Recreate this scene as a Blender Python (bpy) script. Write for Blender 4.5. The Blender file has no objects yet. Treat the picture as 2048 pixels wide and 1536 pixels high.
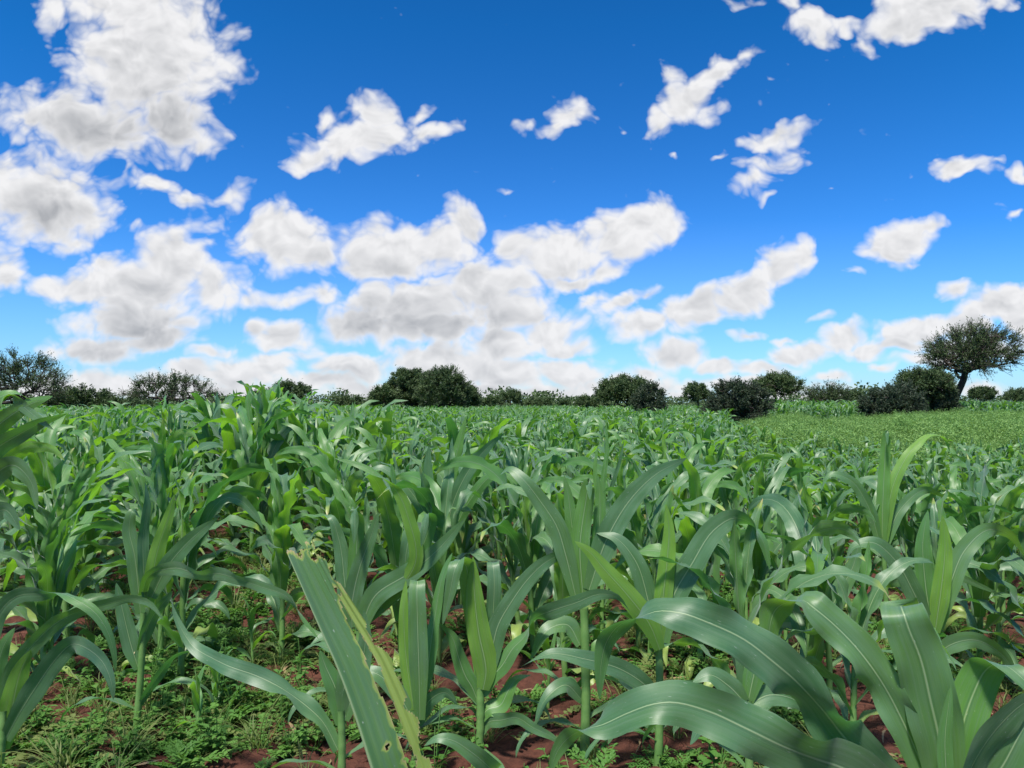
import bpy, math, random
import numpy as np
from mathutils import Vector

random.seed(7)
RNG = np.random.default_rng(11)
scene = bpy.context.scene
COL = scene.collection
R = math.radians

# ------------------------------------------------------------------ camera
CAM_H, FPX, HORIZON = 1.5, 1538.0, 805.0       # eye height (m), focal length and horizon in photo pixels
PITCH = math.atan((HORIZON - 768.0) / FPX)
cam = bpy.data.cameras.new('camera')
cam.sensor_width = 36.0
cam.lens = 36.0 * FPX / 2048.0
cam.clip_start, cam.clip_end = 0.05, 8000.0
cam_ob = bpy.data.objects.new('camera', cam)
cam_ob.location = (0, 0, CAM_H)
cam_ob.rotation_euler = (R(90) + PITCH, 0, 0)
COL.objects.link(cam_ob)
scene.camera = cam_ob

def uv_of(px, py):
    a, b = (px - 1024.0) / FPX, (768.0 - py) / FPX
    y = math.cos(PITCH) - b * math.sin(PITCH)
    return a / y, (math.sin(PITCH) + b * math.cos(PITCH)) / y

def at(px, py, Y):
    """the point at distance Y in front of the photographer seen in that direction"""
    u, v = uv_of(px, py)
    return np.array((u * Y, Y, CAM_H + v * Y))

# ------------------------------------------------------------------ render settings
vs = scene.view_settings
scene.display_settings.display_device = 'sRGB'
vs.view_transform, vs.look, vs.gamma = 'Standard', 'None', 1.0
EXPO = 1.5
vs.exposure = EXPO
cy = scene.cycles
cy.max_bounces, cy.diffuse_bounces, cy.glossy_bounces = 6, 3, 2
cy.transmission_bounces, cy.transparent_max_bounces = 3, 6
cy.caustics_reflective = cy.caustics_refractive = False
cy.use_denoising = True

# ------------------------------------------------------------------ node helpers
class NT:
    def __init__(self, tree):
        self.t, self.n, self.l = tree, tree.nodes, tree.links
    def new(self, kind, **kw):
        nd = self.n.new(kind)
        for k, v in kw.items():
            setattr(nd, k, v)
        return nd
    def put(self, sock, v):
        if isinstance(v, bpy.types.NodeSocket):
            self.l.new(v, sock)
        else:
            sock.default_value = v
    def math(self, op, a, b=None, c=None, clamp=False):
        nd = self.new('ShaderNodeMath', operation=op, use_clamp=clamp)
        for i, v in enumerate((a, b, c)):
            if v is not None:
                self.put(nd.inputs[i], v)
        return nd.outputs[0]
    def vmath(self, op, a, b=None, scale=None):
        nd = self.new('ShaderNodeVectorMath', operation=op)
        self.put(nd.inputs[0], a)
        if b is not None:
            self.put(nd.inputs[1], b)
        if scale is not None:
            self.put(nd.inputs['Scale'], scale)
        return nd.outputs['Value'] if op in ('LENGTH', 'DOT_PRODUCT', 'DISTANCE') else nd.outputs[0]
    def mix(self, f, a, b, blend='MIX'):
        nd = self.new('ShaderNodeMix', data_type='RGBA', blend_type=blend)
        self.put(nd.inputs[0], f)
        self.put(nd.inputs[6], a if isinstance(a, bpy.types.NodeSocket) else (*a, 1))
        self.put(nd.inputs[7], b if isinstance(b, bpy.types.NodeSocket) else (*b, 1))
        return nd.outputs[2]
    def ramp(self, v, lo, hi, smooth=True, a=0.0, b=1.0):
        nd = self.new('ShaderNodeMapRange', interpolation_type='SMOOTHSTEP' if smooth else 'LINEAR')
        self.put(nd.inputs[0], v)
        for i, x in ((1, lo), (2, hi), (3, a), (4, b)):
            self.put(nd.inputs[i], x)
        return nd.outputs[0]
    def noise(self, vec, scale, detail=2.0, rough=0.5, color=False, dim='3D', lac=2.0):
        nd = self.new('ShaderNodeTexNoise', noise_dimensions=dim)
        self.put(nd.inputs['Vector'], vec)
        nd.inputs['Scale'].default_value = scale
        nd.inputs['Detail'].default_value = detail
        nd.inputs['Roughness'].default_value = rough
        nd.inputs['Lacunarity'].default_value = lac
        return nd.outputs[1] if color else nd.outputs[0]

# ------------------------------------------------------------------ sun
SUN_EL, SUN_AZ = 64.0, 205.0          # degrees above the horizon; degrees right of the view direction
sd = bpy.data.lights.new('sun', 'SUN')
sd.energy, sd.angle, sd.color = 2.35, R(6), (1.0, 0.95, 0.87)
so = bpy.data.objects.new('sun', sd)
so.rotation_euler = (R(90 - SUN_EL), 0, R(180 - SUN_AZ))
COL.objects.link(so)

# ------------------------------------------------------------------ sky with cumulus clouds
# every cloud lobe: centre and half-sizes (photo pixels give the direction in the sky), tilt in degrees, weight
LOBES = [
 # great cloud high on the left
 (300,120,215,165,-20,1.3),(170,245,205,85,12,1.2),(345,250,125,85,0,1.1),(260,10,185,80,0,1.2),(70,235,110,70,0,1.0),(440,120,65,75,0,.8),(395,295,60,38,0,.8),(200,285,150,36,0,.8),(115,15,60,60,0,.85),(20,215,50,35,0,.6),
 # below it, left edge
 (90,400,160,115,8,1.25),(20,350,70,65,0,1),(170,420,75,80,0,1),(150,480,70,28,0,.7),(15,545,58,75,0,1),(60,520,50,25,0,.5),
 # ragged strips
 (300,365,75,32,8,.82),(370,395,75,32,28,.8),(450,390,70,34,-20,.72),(420,440,70,50,-10,.72),(270,455,40,14,0,.55),(235,345,20,55,25,.5),
 # lone cloud upper middle
 (720,280,150,62,-8,1.15),(620,315,90,36,-22,1.05),(650,235,42,32,-30,.85),(740,225,60,48,0,1),(830,215,45,26,-35,.7),(860,255,80,34,-12,.9),(915,240,35,22,-20,.55),
 (1140,230,60,48,-30,.92),(1120,255,70,25,-6,.8),(1050,255,60,24,-10,.6),(1185,225,32,16,15,.45),(1015,375,26,13,0,.6),(1232,262,18,24,20,.5),
 # ragged diagonal cloud upper right
 (1380,200,100,55,-40,1.12),(1320,245,58,38,-60,.9),(1440,135,85,42,-38,1.05),(1500,100,48,40,-20,.85),(1425,225,45,42,0,.7),(1355,150,40,30,0,.7),(1555,153,18,13,0,.55),
 (1550,270,88,34,-16,1.08),(1545,325,95,40,-14,.7),(1510,365,80,34,-18,.64),(1535,398,32,15,-15,.62),(1440,315,38,14,-38,.6),(1362,315,24,12,0,.5),(1655,375,12,9,0,.5),
 (1625,40,75,62,20,.92),(1700,45,52,22,0,.8),(1850,20,150,68,-8,1.25),(1650,75,36,30,0,.75),(1730,80,30,40,10,.6),(1490,8,70,24,-10,.65),(1975,0,80,24,0,.65),(1580,5,60,34,0,.7),
 (1935,345,85,36,0,1.12),(2040,350,26,30,0,.9),(2030,428,40,15,-30,.6),(1990,335,42,16,0,.6),
 (1800,480,95,50,-25,1.15),(1775,505,72,36,10,1),(1850,452,50,24,-15,1),(1815,522,48,14,0,.7),(1715,550,40,12,0,.5),
 (1912,580,46,30,0,.95),(1650,635,46,15,-8,.75),
 # long middle bank
 (570,480,120,85,5,1.22),(530,450,62,52,0,1),(620,510,100,48,0,1.1),(800,500,190,72,-6,1.25),(925,450,58,60,0,1.15),(880,490,100,62,-20,1.1),(740,530,130,42,0,1),(480,505,40,30,0,.6),
 (1110,510,165,72,-8,1.25),(1240,470,125,72,-18,1.22),(1320,440,58,60,-20,1.1),(1030,490,60,48,0,1),(1130,560,110,32,0,1),(1220,540,90,30,-25,.9),
 (830,610,220,72,-6,1.25),(960,575,135,78,-12,1.2),(740,650,150,58,0,1.15),(880,655,160,50,0,1.15),(630,590,80,34,0,.85),(560,600,90,28,0,.65),(1060,610,50,30,0,.7),
 # lower left bank
 (270,570,180,85,0,1.22),(345,525,100,85,0,1.25),(420,575,95,72,0,1.1),(150,580,120,48,0,1.05),(220,530,70,42,0,1),(270,640,180,68,0,1.22),(190,700,130,42,0,1.1),(320,680,120,38,-8,1.05),(500,600,60,34,0,.7),(260,605,150,40,0,1),
 (565,672,98,44,4,1.18),(520,660,46,32,0,1),
 # diagonal bank right of the middle
 (1560,530,70,60,-38,1.15),(1600,510,44,52,25,1),(1545,505,36,40,0,1),(1500,580,110,54,-32,1.2),(1400,620,120,52,-20,1.2),(1290,650,110,44,-6,1.15),(1240,610,95,28,-18,.95),(1190,605,60,30,-20,.9),(1300,592,50,20,-10,.8),
 # far banks
 (1090,665,105,58,-10,1.2),(1000,690,110,58,0,1.2),(1130,695,80,32,0,1.1),(1060,640,70,34,-15,1),(1350,712,85,38,0,1.18),(1290,745,60,22,0,1),(1430,735,70,24,0,1.1),(1590,705,95,32,-6,1.15),(1520,735,100,22,0,1.05),(1690,675,62,44,-15,1.12),(1730,700,70,28,0,1.1),
 (1840,655,125,40,-10,1.2),(1800,690,110,22,0,1),(2000,610,120,54,-16,1.2),(1930,650,90,36,0,1.1),(2050,650,70,60,0,1.1),(1490,672,60,16,0,.9),(1570,680,55,13,-6,.75),(1770,732,36,14,0,.95),(1660,750,70,16,0,.85),(1960,700,130,40,0,1.1),(1850,745,60,18,0,.7),
 (470,745,130,48,0,1.2),(390,735,90,28,0,1),(545,730,70,38,0,1.1),(715,735,125,42,0,1.2),(640,765,120,34,0,1.1),(860,735,110,44,0,1.2),(1010,745,150,50,0,1.2),(1140,750,100,34,0,1.15),(200,770,200,44,0,1.1),(60,780,150,40,0,.9),(400,785,220,30,0,1.15),(850,785,320,32,0,1.25),(1130,790,200,26,0,1.1),(1350,785,120,16,0,.8),(1600,790,260,20,0,.8),(1900,785,200,24,0,.9),(130,690,60,28,0,.6),
 (1000,620,140,75,0,1.15),(900,725,220,52,0,1.15),(1020,560,110,50,0,1.0),(300,772,320,44,0,1.1),(1250,772,220,34,0,1.0),(1500,768,260,26,0,.95),(1120,735,120,40,0,1.1),(590,710,80,26,0,.8),(430,700,90,24,0,.7),(1880,715,160,26,0,.85),
]
# grey undersides
BASES = [
 (260,250,260,120,0,1.0),(300,130,120,70,0,.5),(90,440,160,70,0,1),(300,660,230,70,0,.95),(330,590,130,60,0,.6),(640,520,160,40,0,.6),(820,540,180,40,0,.75),
 (830,650,260,60,0,1.15),(1120,560,170,45,-12,.7),(980,640,130,50,0,.8),(700,320,150,34,-10,.4),(1830,60,130,40,0,.55),(200,720,140,40,0,.9),(1290,665,110,30,0,.5),(1430,640,150,30,-25,.45),
 (720,760,150,26,0,.6),(1000,775,220,30,0,.55),(560,690,80,22,0,.5),(1360,735,80,20,0,.45),(1590,722,90,18,0,.45),(1850,680,150,22,-6,.5),(470,775,200,30,0,.5),(1380,215,60,40,-40,.3),(1790,515,60,22,0,.35),(10,580,60,40,0,.7),
]

def build_world():
    w = bpy.data.worlds.new('World')
    scene.world = w
    w.use_nodes = True
    w.cycles.sampling_method = 'MANUAL'
    w.cycles.sample_map_resolution = 512
    nt = NT(w.node_tree)
    nt.n.clear()
    out = nt.new('ShaderNodeOutputWorld')
    bg = nt.new('ShaderNodeBackground')
    nt.l.new(bg.outputs[0], out.inputs[0])
    K = 0.06
    bg.inputs[1].default_value = K
    sky = nt.new('ShaderNodeTexSky', sky_type='NISHITA')
    sky.sun_disc = False
    sky.sun_elevation, sky.sun_rotation = R(SUN_EL), R(SUN_AZ)
    sky.altitude, sky.air_density, sky.dust_density, sky.ozone_density = 900, 1.0, 0.6, 2.5
    tc = nt.new('ShaderNodeTexCoord')
    d = tc.outputs['Generated']
    sp = nt.new('ShaderNodeSeparateXYZ')
    nt.l.new(d, sp.inputs[0])
    ya = nt.math('MAXIMUM', nt.math('ABSOLUTE', sp.outputs[1]), 0.02)
    cb = nt.new('ShaderNodeCombineXYZ')
    nt.l.new(nt.math('DIVIDE', sp.outputs[0], ya), cb.inputs[0])
    v = nt.math('DIVIDE', sp.outputs[2], ya)
    nt.l.new(v, cb.inputs[1])
    P = cb.outputs[0]
    vpos = nt.math('MAXIMUM', v, 0.0)
    # clouds farther off (lower) carry finer detail: stretch the noise space towards the horizon
    far = nt.math('DIVIDE', 1.0, nt.math('ADD', vpos, 0.30))
    wn = nt.noise(P, 11.0, 2.5, 0.55, color=True, dim='2D')
    wv = nt.vmath('SUBTRACT', wn, (0.5, 0.5, 0.5))
    wn2 = nt.noise(P, 34.0, 2.0, 0.5, color=True, dim='2D')
    wv2 = nt.vmath('SUBTRACT', wn2, (0.5, 0.5, 0.5))
    amp = nt.math('MULTIPLY_ADD', vpos, 0.085, 0.024)
    Pw = nt.vmath('ADD', P, nt.vmath('SCALE', wv, scale=amp))
    Pw = nt.vmath('ADD', Pw, nt.vmath('SCALE', wv2, scale=nt.math('MULTIPLY', amp, 0.30)))

    def field(lobes, vec):
        acc = None
        for (cx, cyy, rx, ry, rot, wt) in lobes:
            u0, v0 = uv_of(cx, cyy)
            g = nt.new('ShaderNodeTexGradient', gradient_type='SPHERICAL')
            tm = g.texture_mapping
            tm.vector_type = 'TEXTURE'
            tm.translation, tm.rotation = (u0, v0, 0), (0, 0, R(-rot))
            tm.scale = (rx / FPX * 1.20, ry / FPX * 1.20, 1)
            nt.l.new(vec, g.inputs[0])
            val = g.outputs['Fac']
            if acc is None:
                acc = nt.math('MULTIPLY', val, wt)
            else:
                if abs(wt - 1) > .01:
                    val = nt.math('MULTIPLY', val, wt)
                acc = nt.math('SMOOTH_MAX', acc, val, 0.12)
        return acc
    cover = field(LOBES, Pw)
    cover = nt.math('POWER', nt.math('MAXIMUM', cover, 0.0), 0.75)
    base = field(BASES, Pw)

    # detail noise
    Pn = nt.vmath('ADD', nt.vmath('MULTIPLY', P, (1.0, 1.25, 1.0)), nt.vmath('SCALE', wv, scale=0.05))
    def detail(off):
        q = nt.vmath('ADD', Pn, off) if off else Pn
        n1 = nt.noise(q, 15.0, 7.0, 0.55, dim='2D')
        vo = nt.new('ShaderNodeTexVoronoi', feature='F1', voronoi_dimensions='2D')
        nt.l.new(q, vo.inputs['Vector'])
        vo.inputs['Scale'].default_value = 26.0
        vo.inputs['Detail'].default_value = 2.0
        vo.inputs['Roughness'].default_value = 0.55
        b = nt.math('MULTIPLY_ADD', vo.outputs['Distance'], -0.95, 0.42)
        return nt.math('ADD', nt.math('MULTIPLY_ADD', n1, 1.15, -0.575), b)
    n0 = detail(None)
    n1 = detail((0.005, 0.016, 0.0))
    D = nt.math('ADD', nt.math('MULTIPLY_ADD', cover, 1.30, -0.40), nt.math('MULTIPLY', n0, 0.44))
    # soft haze of cloud right above the horizon
    alpha = nt.ramp(D, -0.06, 0.52)
    alpha = nt.math('POWER', alpha, 0.75)
    relief = nt.math('SUBTRACT', n0, n1)
    thick = nt.ramp(D, 0.10, 0.80)
    g0 = nt.math('MULTIPLY', nt.math('MULTIPLY', nt.math('MULTIPLY', base, nt.math('MULTIPLY_ADD', n0, 0.35, 0.85)), thick), 1.0, clamp=True)
    big = nt.ramp(nt.noise(nt.vmath('MULTIPLY', P, (1.0, 1.7, 1.0)), 7.0, 2.0, 0.45, dim='2D'), 0.36, 0.64)
    g1 = nt.math('MULTIPLY_ADD', nt.math('MULTIPLY', nt.math('MULTIPLY_ADD', big, 0.7, 0.3), thick), 0.27, g0)
    g2 = nt.math('MULTIPLY_ADD', relief, -0.42, g1)
    grey = nt.math('MAXIMUM', nt.math('MINIMUM', g2, 1.0), 0.0)
    f = 1.0 / (2 ** EXPO)
    def c(rgb): return tuple(x * f / K for x in rgb)
    cloud = nt.mix(grey, c((0.90, 0.90, 0.915)), c((0.43, 0.445, 0.475)))
    # blue of the clear air: the Nishita sky, a touch deeper as the phone renders it
    gm = nt.new('ShaderNodeGamma')
    gm.inputs[1].default_value = 1.6
    nt.l.new(nt.mix(1.0, sky.outputs[0], (0.162,) * 3, 'MULTIPLY'), gm.inputs[0])
    tint = nt.mix(nt.ramp(v, 0.02, 0.50, smooth=False), c((0.50, 0.76, 1.12)), c((0.17, 1.05, 1.36)))
    blue = nt.mix(1.0, gm.outputs[0], tint, 'MULTIPLY')
    mixd = nt.mix(alpha, blue, cloud)
    # pale air low over the horizon
    low = nt.ramp(v, 0.0, 0.24, smooth=False, a=0.36, b=0.0)
    mixd = nt.mix(nt.math('MULTIPLY', low, nt.math('SUBTRACT', 1.0, nt.math('MULTIPLY', alpha, 0.85))), mixd, c((0.36, 0.56, 0.84)))
    # unseen bright cloud added overhead for soft white light from above
    top = nt.ramp(sp.outputs[2], 0.70, 0.86)
    tn = nt.ramp(nt.noise(d, 3.0, 5.0, 0.55), 0.36, 0.56)
    mixd = nt.mix(nt.math('MULTIPLY', top, tn), mixd, c((1.35, 1.35, 1.37)))
    nt.l.new(mixd, bg.inputs[0])
build_world()

# ------------------------------------------------------------------ scene-graph helpers
def tag(o, label=None, cat=None, group=None, kind=None):
    for k, v in (('label', label), ('category', cat), ('group', group), ('kind', kind)):
        if v:
            o[k] = v
    return o

def empty(name, loc, rz=0.0, sc=1.0):
    o = bpy.data.objects.new(name, None)
    o.location, o.rotation_euler, o.scale = loc, (0, 0, rz), (sc, sc, sc)
    o.empty_display_size = 0.1
    COL.objects.link(o)
    return o

class Geo:
    """collects vertices, faces, uvs and one float attribute for ONE mesh"""
    def __init__(self):
        self.v, self.f, self.uv, self.a, self.n = [], [], [], [], 0
        self.slot, self.young = [], False            # material slot of every block of faces
    def add(self, v, f, uv=None, a=None):
        v = np.asarray(v, float)
        self.v.append(v)
        self.f.append(np.asarray(f, int) + self.n)
        self.slot.append(0)
        self.uv.append(np.zeros((len(v), 2)) if uv is None else np.asarray(uv, float))
        self.a.append(np.zeros(len(v)) if a is None else np.asarray(a, float))
        self.n += len(v)
    def join(self, g):
        for i in range(len(g.v)):
            self.v.append(g.v[i]); self.uv.append(g.uv[i]); self.a.append(g.a[i])
            self.f.append(g.f[i] + self.n)
            self.slot.append(1 if g.young else 0)
        self.n += g.n
    def mesh(self, name, mats, smooth=True):
        V = np.concatenate(self.v)
        me = bpy.data.meshes.new(name)
        slot = self.slot + [0] * (len(self.f) - len(self.slot))
        order = sorted((i for i, f in enumerate(self.f) if len(f)), key=lambda i: -self.f[i].shape[1])
        quads, tris = [self.f[i] for i in order], []
        mslot = np.concatenate([np.full(len(self.f[i]), slot[i]) for i in order])
        loops = np.concatenate([f.ravel() for f in quads + tris])
        sizes = np.concatenate([np.full(len(f), f.shape[1]) for f in quads + tris])
        starts = np.concatenate(([0], np.cumsum(sizes)[:-1]))
        me.vertices.add(len(V)); me.vertices.foreach_set('co', V.ravel())
        me.loops.add(len(loops)); me.loops.foreach_set('vertex_index', loops.astype(np.int32))
        me.polygons.add(len(sizes))
        me.polygons.foreach_set('loop_start', starts.astype(np.int32))
        me.polygons.foreach_set('loop_total', sizes.astype(np.int32))
        UV = np.concatenate(self.uv)
        ul = me.uv_layers.new(name='UVMap')
        ul.data.foreach_set('uv', UV[loops].ravel())
        A = np.concatenate(self.a)
        at_ = me.attributes.new('wear', 'FLOAT', 'POINT')
        at_.data.foreach_set('value', A)
        for m in (mats if isinstance(mats, (list, tuple)) else [mats]):
            me.materials.append(m)
        me.polygons.foreach_set('material_index', mslot.astype(np.int32))
        me.update(calc_edges=True)
        me.validate()
        if smooth:
            me.polygons.foreach_set('use_smooth', np.ones(len(me.polygons), bool))
        return me

def put(name, me, parent=None, loc=None):
    o = bpy.data.objects.new(name, me)
    if parent is not None:
        o.parent = parent
    if loc is not None:
        o.location = loc
    COL.objects.link(o)
    return o

def norm(a):
    a = np.asarray(a, float)
    return a / np.maximum(np.linalg.norm(a, axis=-1, keepdims=True), 1e-9)

def grid_faces(n, m, wrap=False):
    i, j = np.meshgrid(np.arange(n - 1), np.arange(m if wrap else m - 1), indexing='ij')
    j2 = (j + 1) % m
    return np.stack((i * m + j, i * m + j2, (i + 1) * m + j2, (i + 1) * m + j), -1).reshape(-1, 4)

def tube(pts, rad, sides=8):
    pts, rad = np.asarray(pts, float), np.asarray(rad, float)
    t = norm(np.gradient(pts, axis=0))
    ref = np.array((0.83, 0.55, 0.05)) if abs(t[:, 2]).mean() > .5 else np.array((0, 0, 1.0))
    a = norm(np.cross(t, ref)); b = np.cross(t, a)
    th = np.linspace(0, 2 * np.pi, sides, endpoint=False)
    ring = a[:, None] * np.cos(th)[None, :, None] + b[:, None] * np.sin(th)[None, :, None]
    v = (pts[:, None] + ring * rad[:, None, None]).reshape(-1, 3)
    uv = np.stack(np.broadcast_arrays((th / 6.283)[None, :], np.linspace(0, 1, len(pts))[:, None]), -1).reshape(-1, 2)
    return v, grid_faces(len(pts), sides, True), uv

def catmull(P, n):
    """smooth curve through rows of P (any number of columns), n samples"""
    P = np.asarray(P, float)
    k = len(P)
    seg = np.linalg.norm(np.diff(P[:, :3], axis=0), axis=1) ** 0.75
    T = np.concatenate(([0], np.cumsum(seg)))
    m = np.gradient(P, T, axis=0) if k > 2 else np.repeat((P[1:] - P[:1]) / (T[1] or 1), 2, 0)
    s = np.linspace(0, T[-1], n)
    i = np.clip(np.searchsorted(T, s, side='right') - 1, 0, k - 2)
    h = (T[i + 1] - T[i])[:, None]
    x = ((s - T[i])[:, None]) / h
    return ((2 * x**3 - 3 * x**2 + 1) * P[i] + (x**3 - 2 * x**2 + x) * h * m[i] + (-2 * x**3 + 3 * x**2) * P[i + 1] + (x**3 - x**2) * h * m[i + 1])

# ------------------------------------------------------------------ materials
def new_mat(name):
    m = bpy.data.materials.new(name)
    m.use_nodes = True
    nt = NT(m.node_tree)
    nt.n.clear()
    out = nt.new('ShaderNodeOutputMaterial')
    return m, nt, out

def leaf_material(young=False):
    """maize leaf: blue-green waxy face, paler underside, pale midrib, fine parallel veins, light coming through"""
    m, nt, out = new_mat('yellow_lit_maize_leaf' if young else 'maize_leaf')
    uv = nt.new('ShaderNodeUVMap').outputs[0]
    sp = nt.new('ShaderNodeSeparateXYZ'); nt.l.new(uv, sp.inputs[0])
    u, t = sp.outputs[0], sp.outputs[1]
    oi = nt.new('ShaderNodeObjectInfo')
    rnd = oi.outputs['Random']
    geo = nt.new('ShaderNodeNewGeometry')
    back = geo.outputs['Backfacing']
    cu = nt.math('ABSOLUTE', nt.math('SUBTRACT', u, 0.5))                       # 0 at the midrib, 0.5 at the margin
    width = nt.math('MULTIPLY_ADD', t, -0.020, 0.034)
    rib = nt.ramp(cu, 0.008, width, a=1.0, b=0.0)
    groove = nt.ramp(nt.math('ABSOLUTE', nt.math('SUBTRACT', cu, 0.045)), 0.0, 0.035, a=1.0, b=0.0)
    # veins: strips along the leaf
    su = nt.new('ShaderNodeCombineXYZ')
    nt.put(su.inputs[0], nt.math('MULTIPLY', u, 84.0)); nt.put(su.inputs[1], nt.math('MULTIPLY', t, 2.0)); nt.put(su.inputs[2], nt.math('MULTIPLY', rnd, 40.0))
    vein = nt.noise(su.outputs[0], 1.0, 1.0)
    sb = nt.new('ShaderNodeCombineXYZ')
    nt.put(sb.inputs[0], nt.math('MULTIPLY', u, 3.0)); nt.put(sb.inputs[1], nt.math('MULTIPLY', t, 5.0)); nt.put(sb.inputs[2], nt.math('MULTIPLY', rnd, 90.0))
    blot = nt.noise(sb.outputs[0], 1.0, 3.0, 0.55)
    # little pale scratches and specks
    sc = nt.new('ShaderNodeCombineXYZ')
    nt.put(sc.inputs[0], nt.math('MULTIPLY', u, 30.0)); nt.put(sc.inputs[1], nt.math('MULTIPLY', t, 46.0)); nt.put(sc.inputs[2], nt.math('MULTIPLY', rnd, 70.0))
    spk = nt.ramp(nt.noise(sc.outputs[0], 1.0, 1.0), 0.735, 0.79)
    streak = nt.ramp(vein, 0.42, 0.58)
    top = nt.mix(rnd, (0.042, 0.124, 0.048), (0.086, 0.190, 0.042))
    top = nt.mix(nt.ramp(blot, 0.3, 0.72), top, (0.084, 0.180, 0.078))
    under = nt.mix(rnd, (0.070, 0.195, 0.040), (0.110, 0.260, 0.035))
    if young:  # yellow-green blade colour with a backlight glow painted in
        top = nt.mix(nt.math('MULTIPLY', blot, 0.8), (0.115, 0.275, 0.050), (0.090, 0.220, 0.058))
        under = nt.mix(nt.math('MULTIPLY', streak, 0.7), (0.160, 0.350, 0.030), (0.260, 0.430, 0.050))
    col = nt.mix(back, top, under)
    col = nt.mix(nt.math('MULTIPLY', nt.ramp(vein, 0.35, 0.65), 0.22), col, (0.085, 0.215, 0.075))
    sw = nt.new('ShaderNodeCombineXYZ')
    nt.put(sw.inputs[0], nt.math('MULTIPLY', u, 20.0)); nt.put(sw.inputs[1], nt.math('MULTIPLY', t, 2.2)); nt.put(sw.inputs[2], nt.math('MULTIPLY', rnd, 55.0))
    wax = nt.noise(sw.outputs[0], 1.0, 3.0, 0.6)
    col = nt.mix(nt.math('MULTIPLY', nt.ramp(wax, 0.40, 0.70), 0.42), col, (0.135, 0.225, 0.125))
    col = nt.mix(nt.math('MULTIPLY', groove, 0.35), col, (0.025, 0.085, 0.035))
    # young tissue near the base is yellower
    col = nt.mix(nt.ramp(t, 0.0, 0.30, a=0.55, b=0.0), col, (0.105, 0.230, 0.045))
    col = nt.mix(nt.math('MULTIPLY', rib, 0.66), col, (0.36, 0.47, 0.24))
    col = nt.mix(nt.math('MULTIPLY', spk, 0.55), col, (0.45, 0.52, 0.42))
    wear = nt.new('ShaderNodeAttribute', attribute_name='wear').outputs['Fac']
    col = nt.mix(nt.ramp(wear, 0.08, 0.34), col, (0.250, 0.340, 0.070))
    col = nt.mix(nt.ramp(wear, 0.42, 0.85), col, (0.40, 0.33, 0.15))
    bs = nt.new('ShaderNodeBsdfPrincipled')
    nt.put(bs.inputs['Base Color'], col)
    rough = nt.math('MULTIPLY_ADD', vein, 0.16, 0.37)
    nt.put(bs.inputs['Roughness'], rough)
    bs.inputs['Specular IOR Level'].default_value = 0.62
    bs.inputs['Sheen Weight'].default_value = 0.22
    bs.inputs['Sheen Roughness'].default_value = 0.5
    bs.inputs['Sheen Tint'].default_value = (0.85, 0.95, 1.0, 1)
    bump = nt.new('ShaderNodeBump')
    bump.inputs['Strength'].default_value = 0.16
    bump.inputs['Distance'].default_value = 0.002
    nt.put(bump.inputs['Height'], nt.math('ADD', nt.math('MULTIPLY', vein, 0.8), nt.math('MULTIPLY', rib, 1.6)))
    nt.l.new(bump.outputs[0], bs.inputs['Normal'])
    tr = nt.new('ShaderNodeBsdfTranslucent')
    tcol = nt.mix(nt.math('POWER', rnd, 1.6), (0.09, 0.34, 0.035), (0.28, 0.58, 0.020))
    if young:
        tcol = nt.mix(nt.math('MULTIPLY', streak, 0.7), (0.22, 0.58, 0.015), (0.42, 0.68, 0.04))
    tcol = nt.mix(nt.math('MULTIPLY', rib, 0.5), tcol, (0.2, 0.36, 0.06))
    tcol = nt.mix(nt.math('MULTIPLY', nt.ramp(vein, 0.35, 0.65), 0.35), tcol, (0.07, 0.25, 0.015))
    nt.put(tr.inputs[0], tcol)
    mx = nt.new('ShaderNodeMixShader')
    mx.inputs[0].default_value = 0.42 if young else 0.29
    nt.l.new(bs.outputs[0], mx.inputs[1]); nt.l.new(tr.outputs[0], mx.inputs[2])
    nt.l.new(mx.outputs[0], out.inputs[0])
    return m

def simple_mat(name, c0, c1, rough=0.7, scale=6.0, trans=None, spec=0.3, bump=0.0, vec='Object', tmix=0.35):
    m, nt, out = new_mat(name)
    tc = nt.new('ShaderNodeTexCoord').outputs[vec]
    n = nt.noise(tc, scale, 4.0, 0.6)
    rnd = nt.new('ShaderNodeObjectInfo').outputs['Random']
    f = nt.math('ADD', nt.math('MULTIPLY', nt.ramp(n, 0.3, 0.7), 0.65), nt.math('MULTIPLY', rnd, 0.35))
    col = nt.mix(f, c0, c1)
    bs = nt.new('ShaderNodeBsdfPrincipled')
    nt.put(bs.inputs['Base Color'], col)
    bs.inputs['Roughness'].default_value = rough
    bs.inputs['Specular IOR Level'].default_value = spec
    if bump:
        b = nt.new('ShaderNodeBump'); b.inputs['Distance'].default_value = bump
        nt.put(b.inputs['Height'], n); nt.l.new(b.outputs[0], bs.inputs['Normal'])
    if trans:
        tr = nt.new('ShaderNodeBsdfTranslucent'); nt.put(tr.inputs[0], trans + (1,))
        mx = nt.new('ShaderNodeMixShader'); mx.inputs[0].default_value = tmix
        nt.l.new(bs.outputs[0], mx.inputs[1]); nt.l.new(tr.outputs[0], mx.inputs[2]); nt.l.new(mx.outputs[0], out.inputs[0])
    else:
        nt.l.new(bs.outputs[0], out.inputs[0])
    return m

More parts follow.
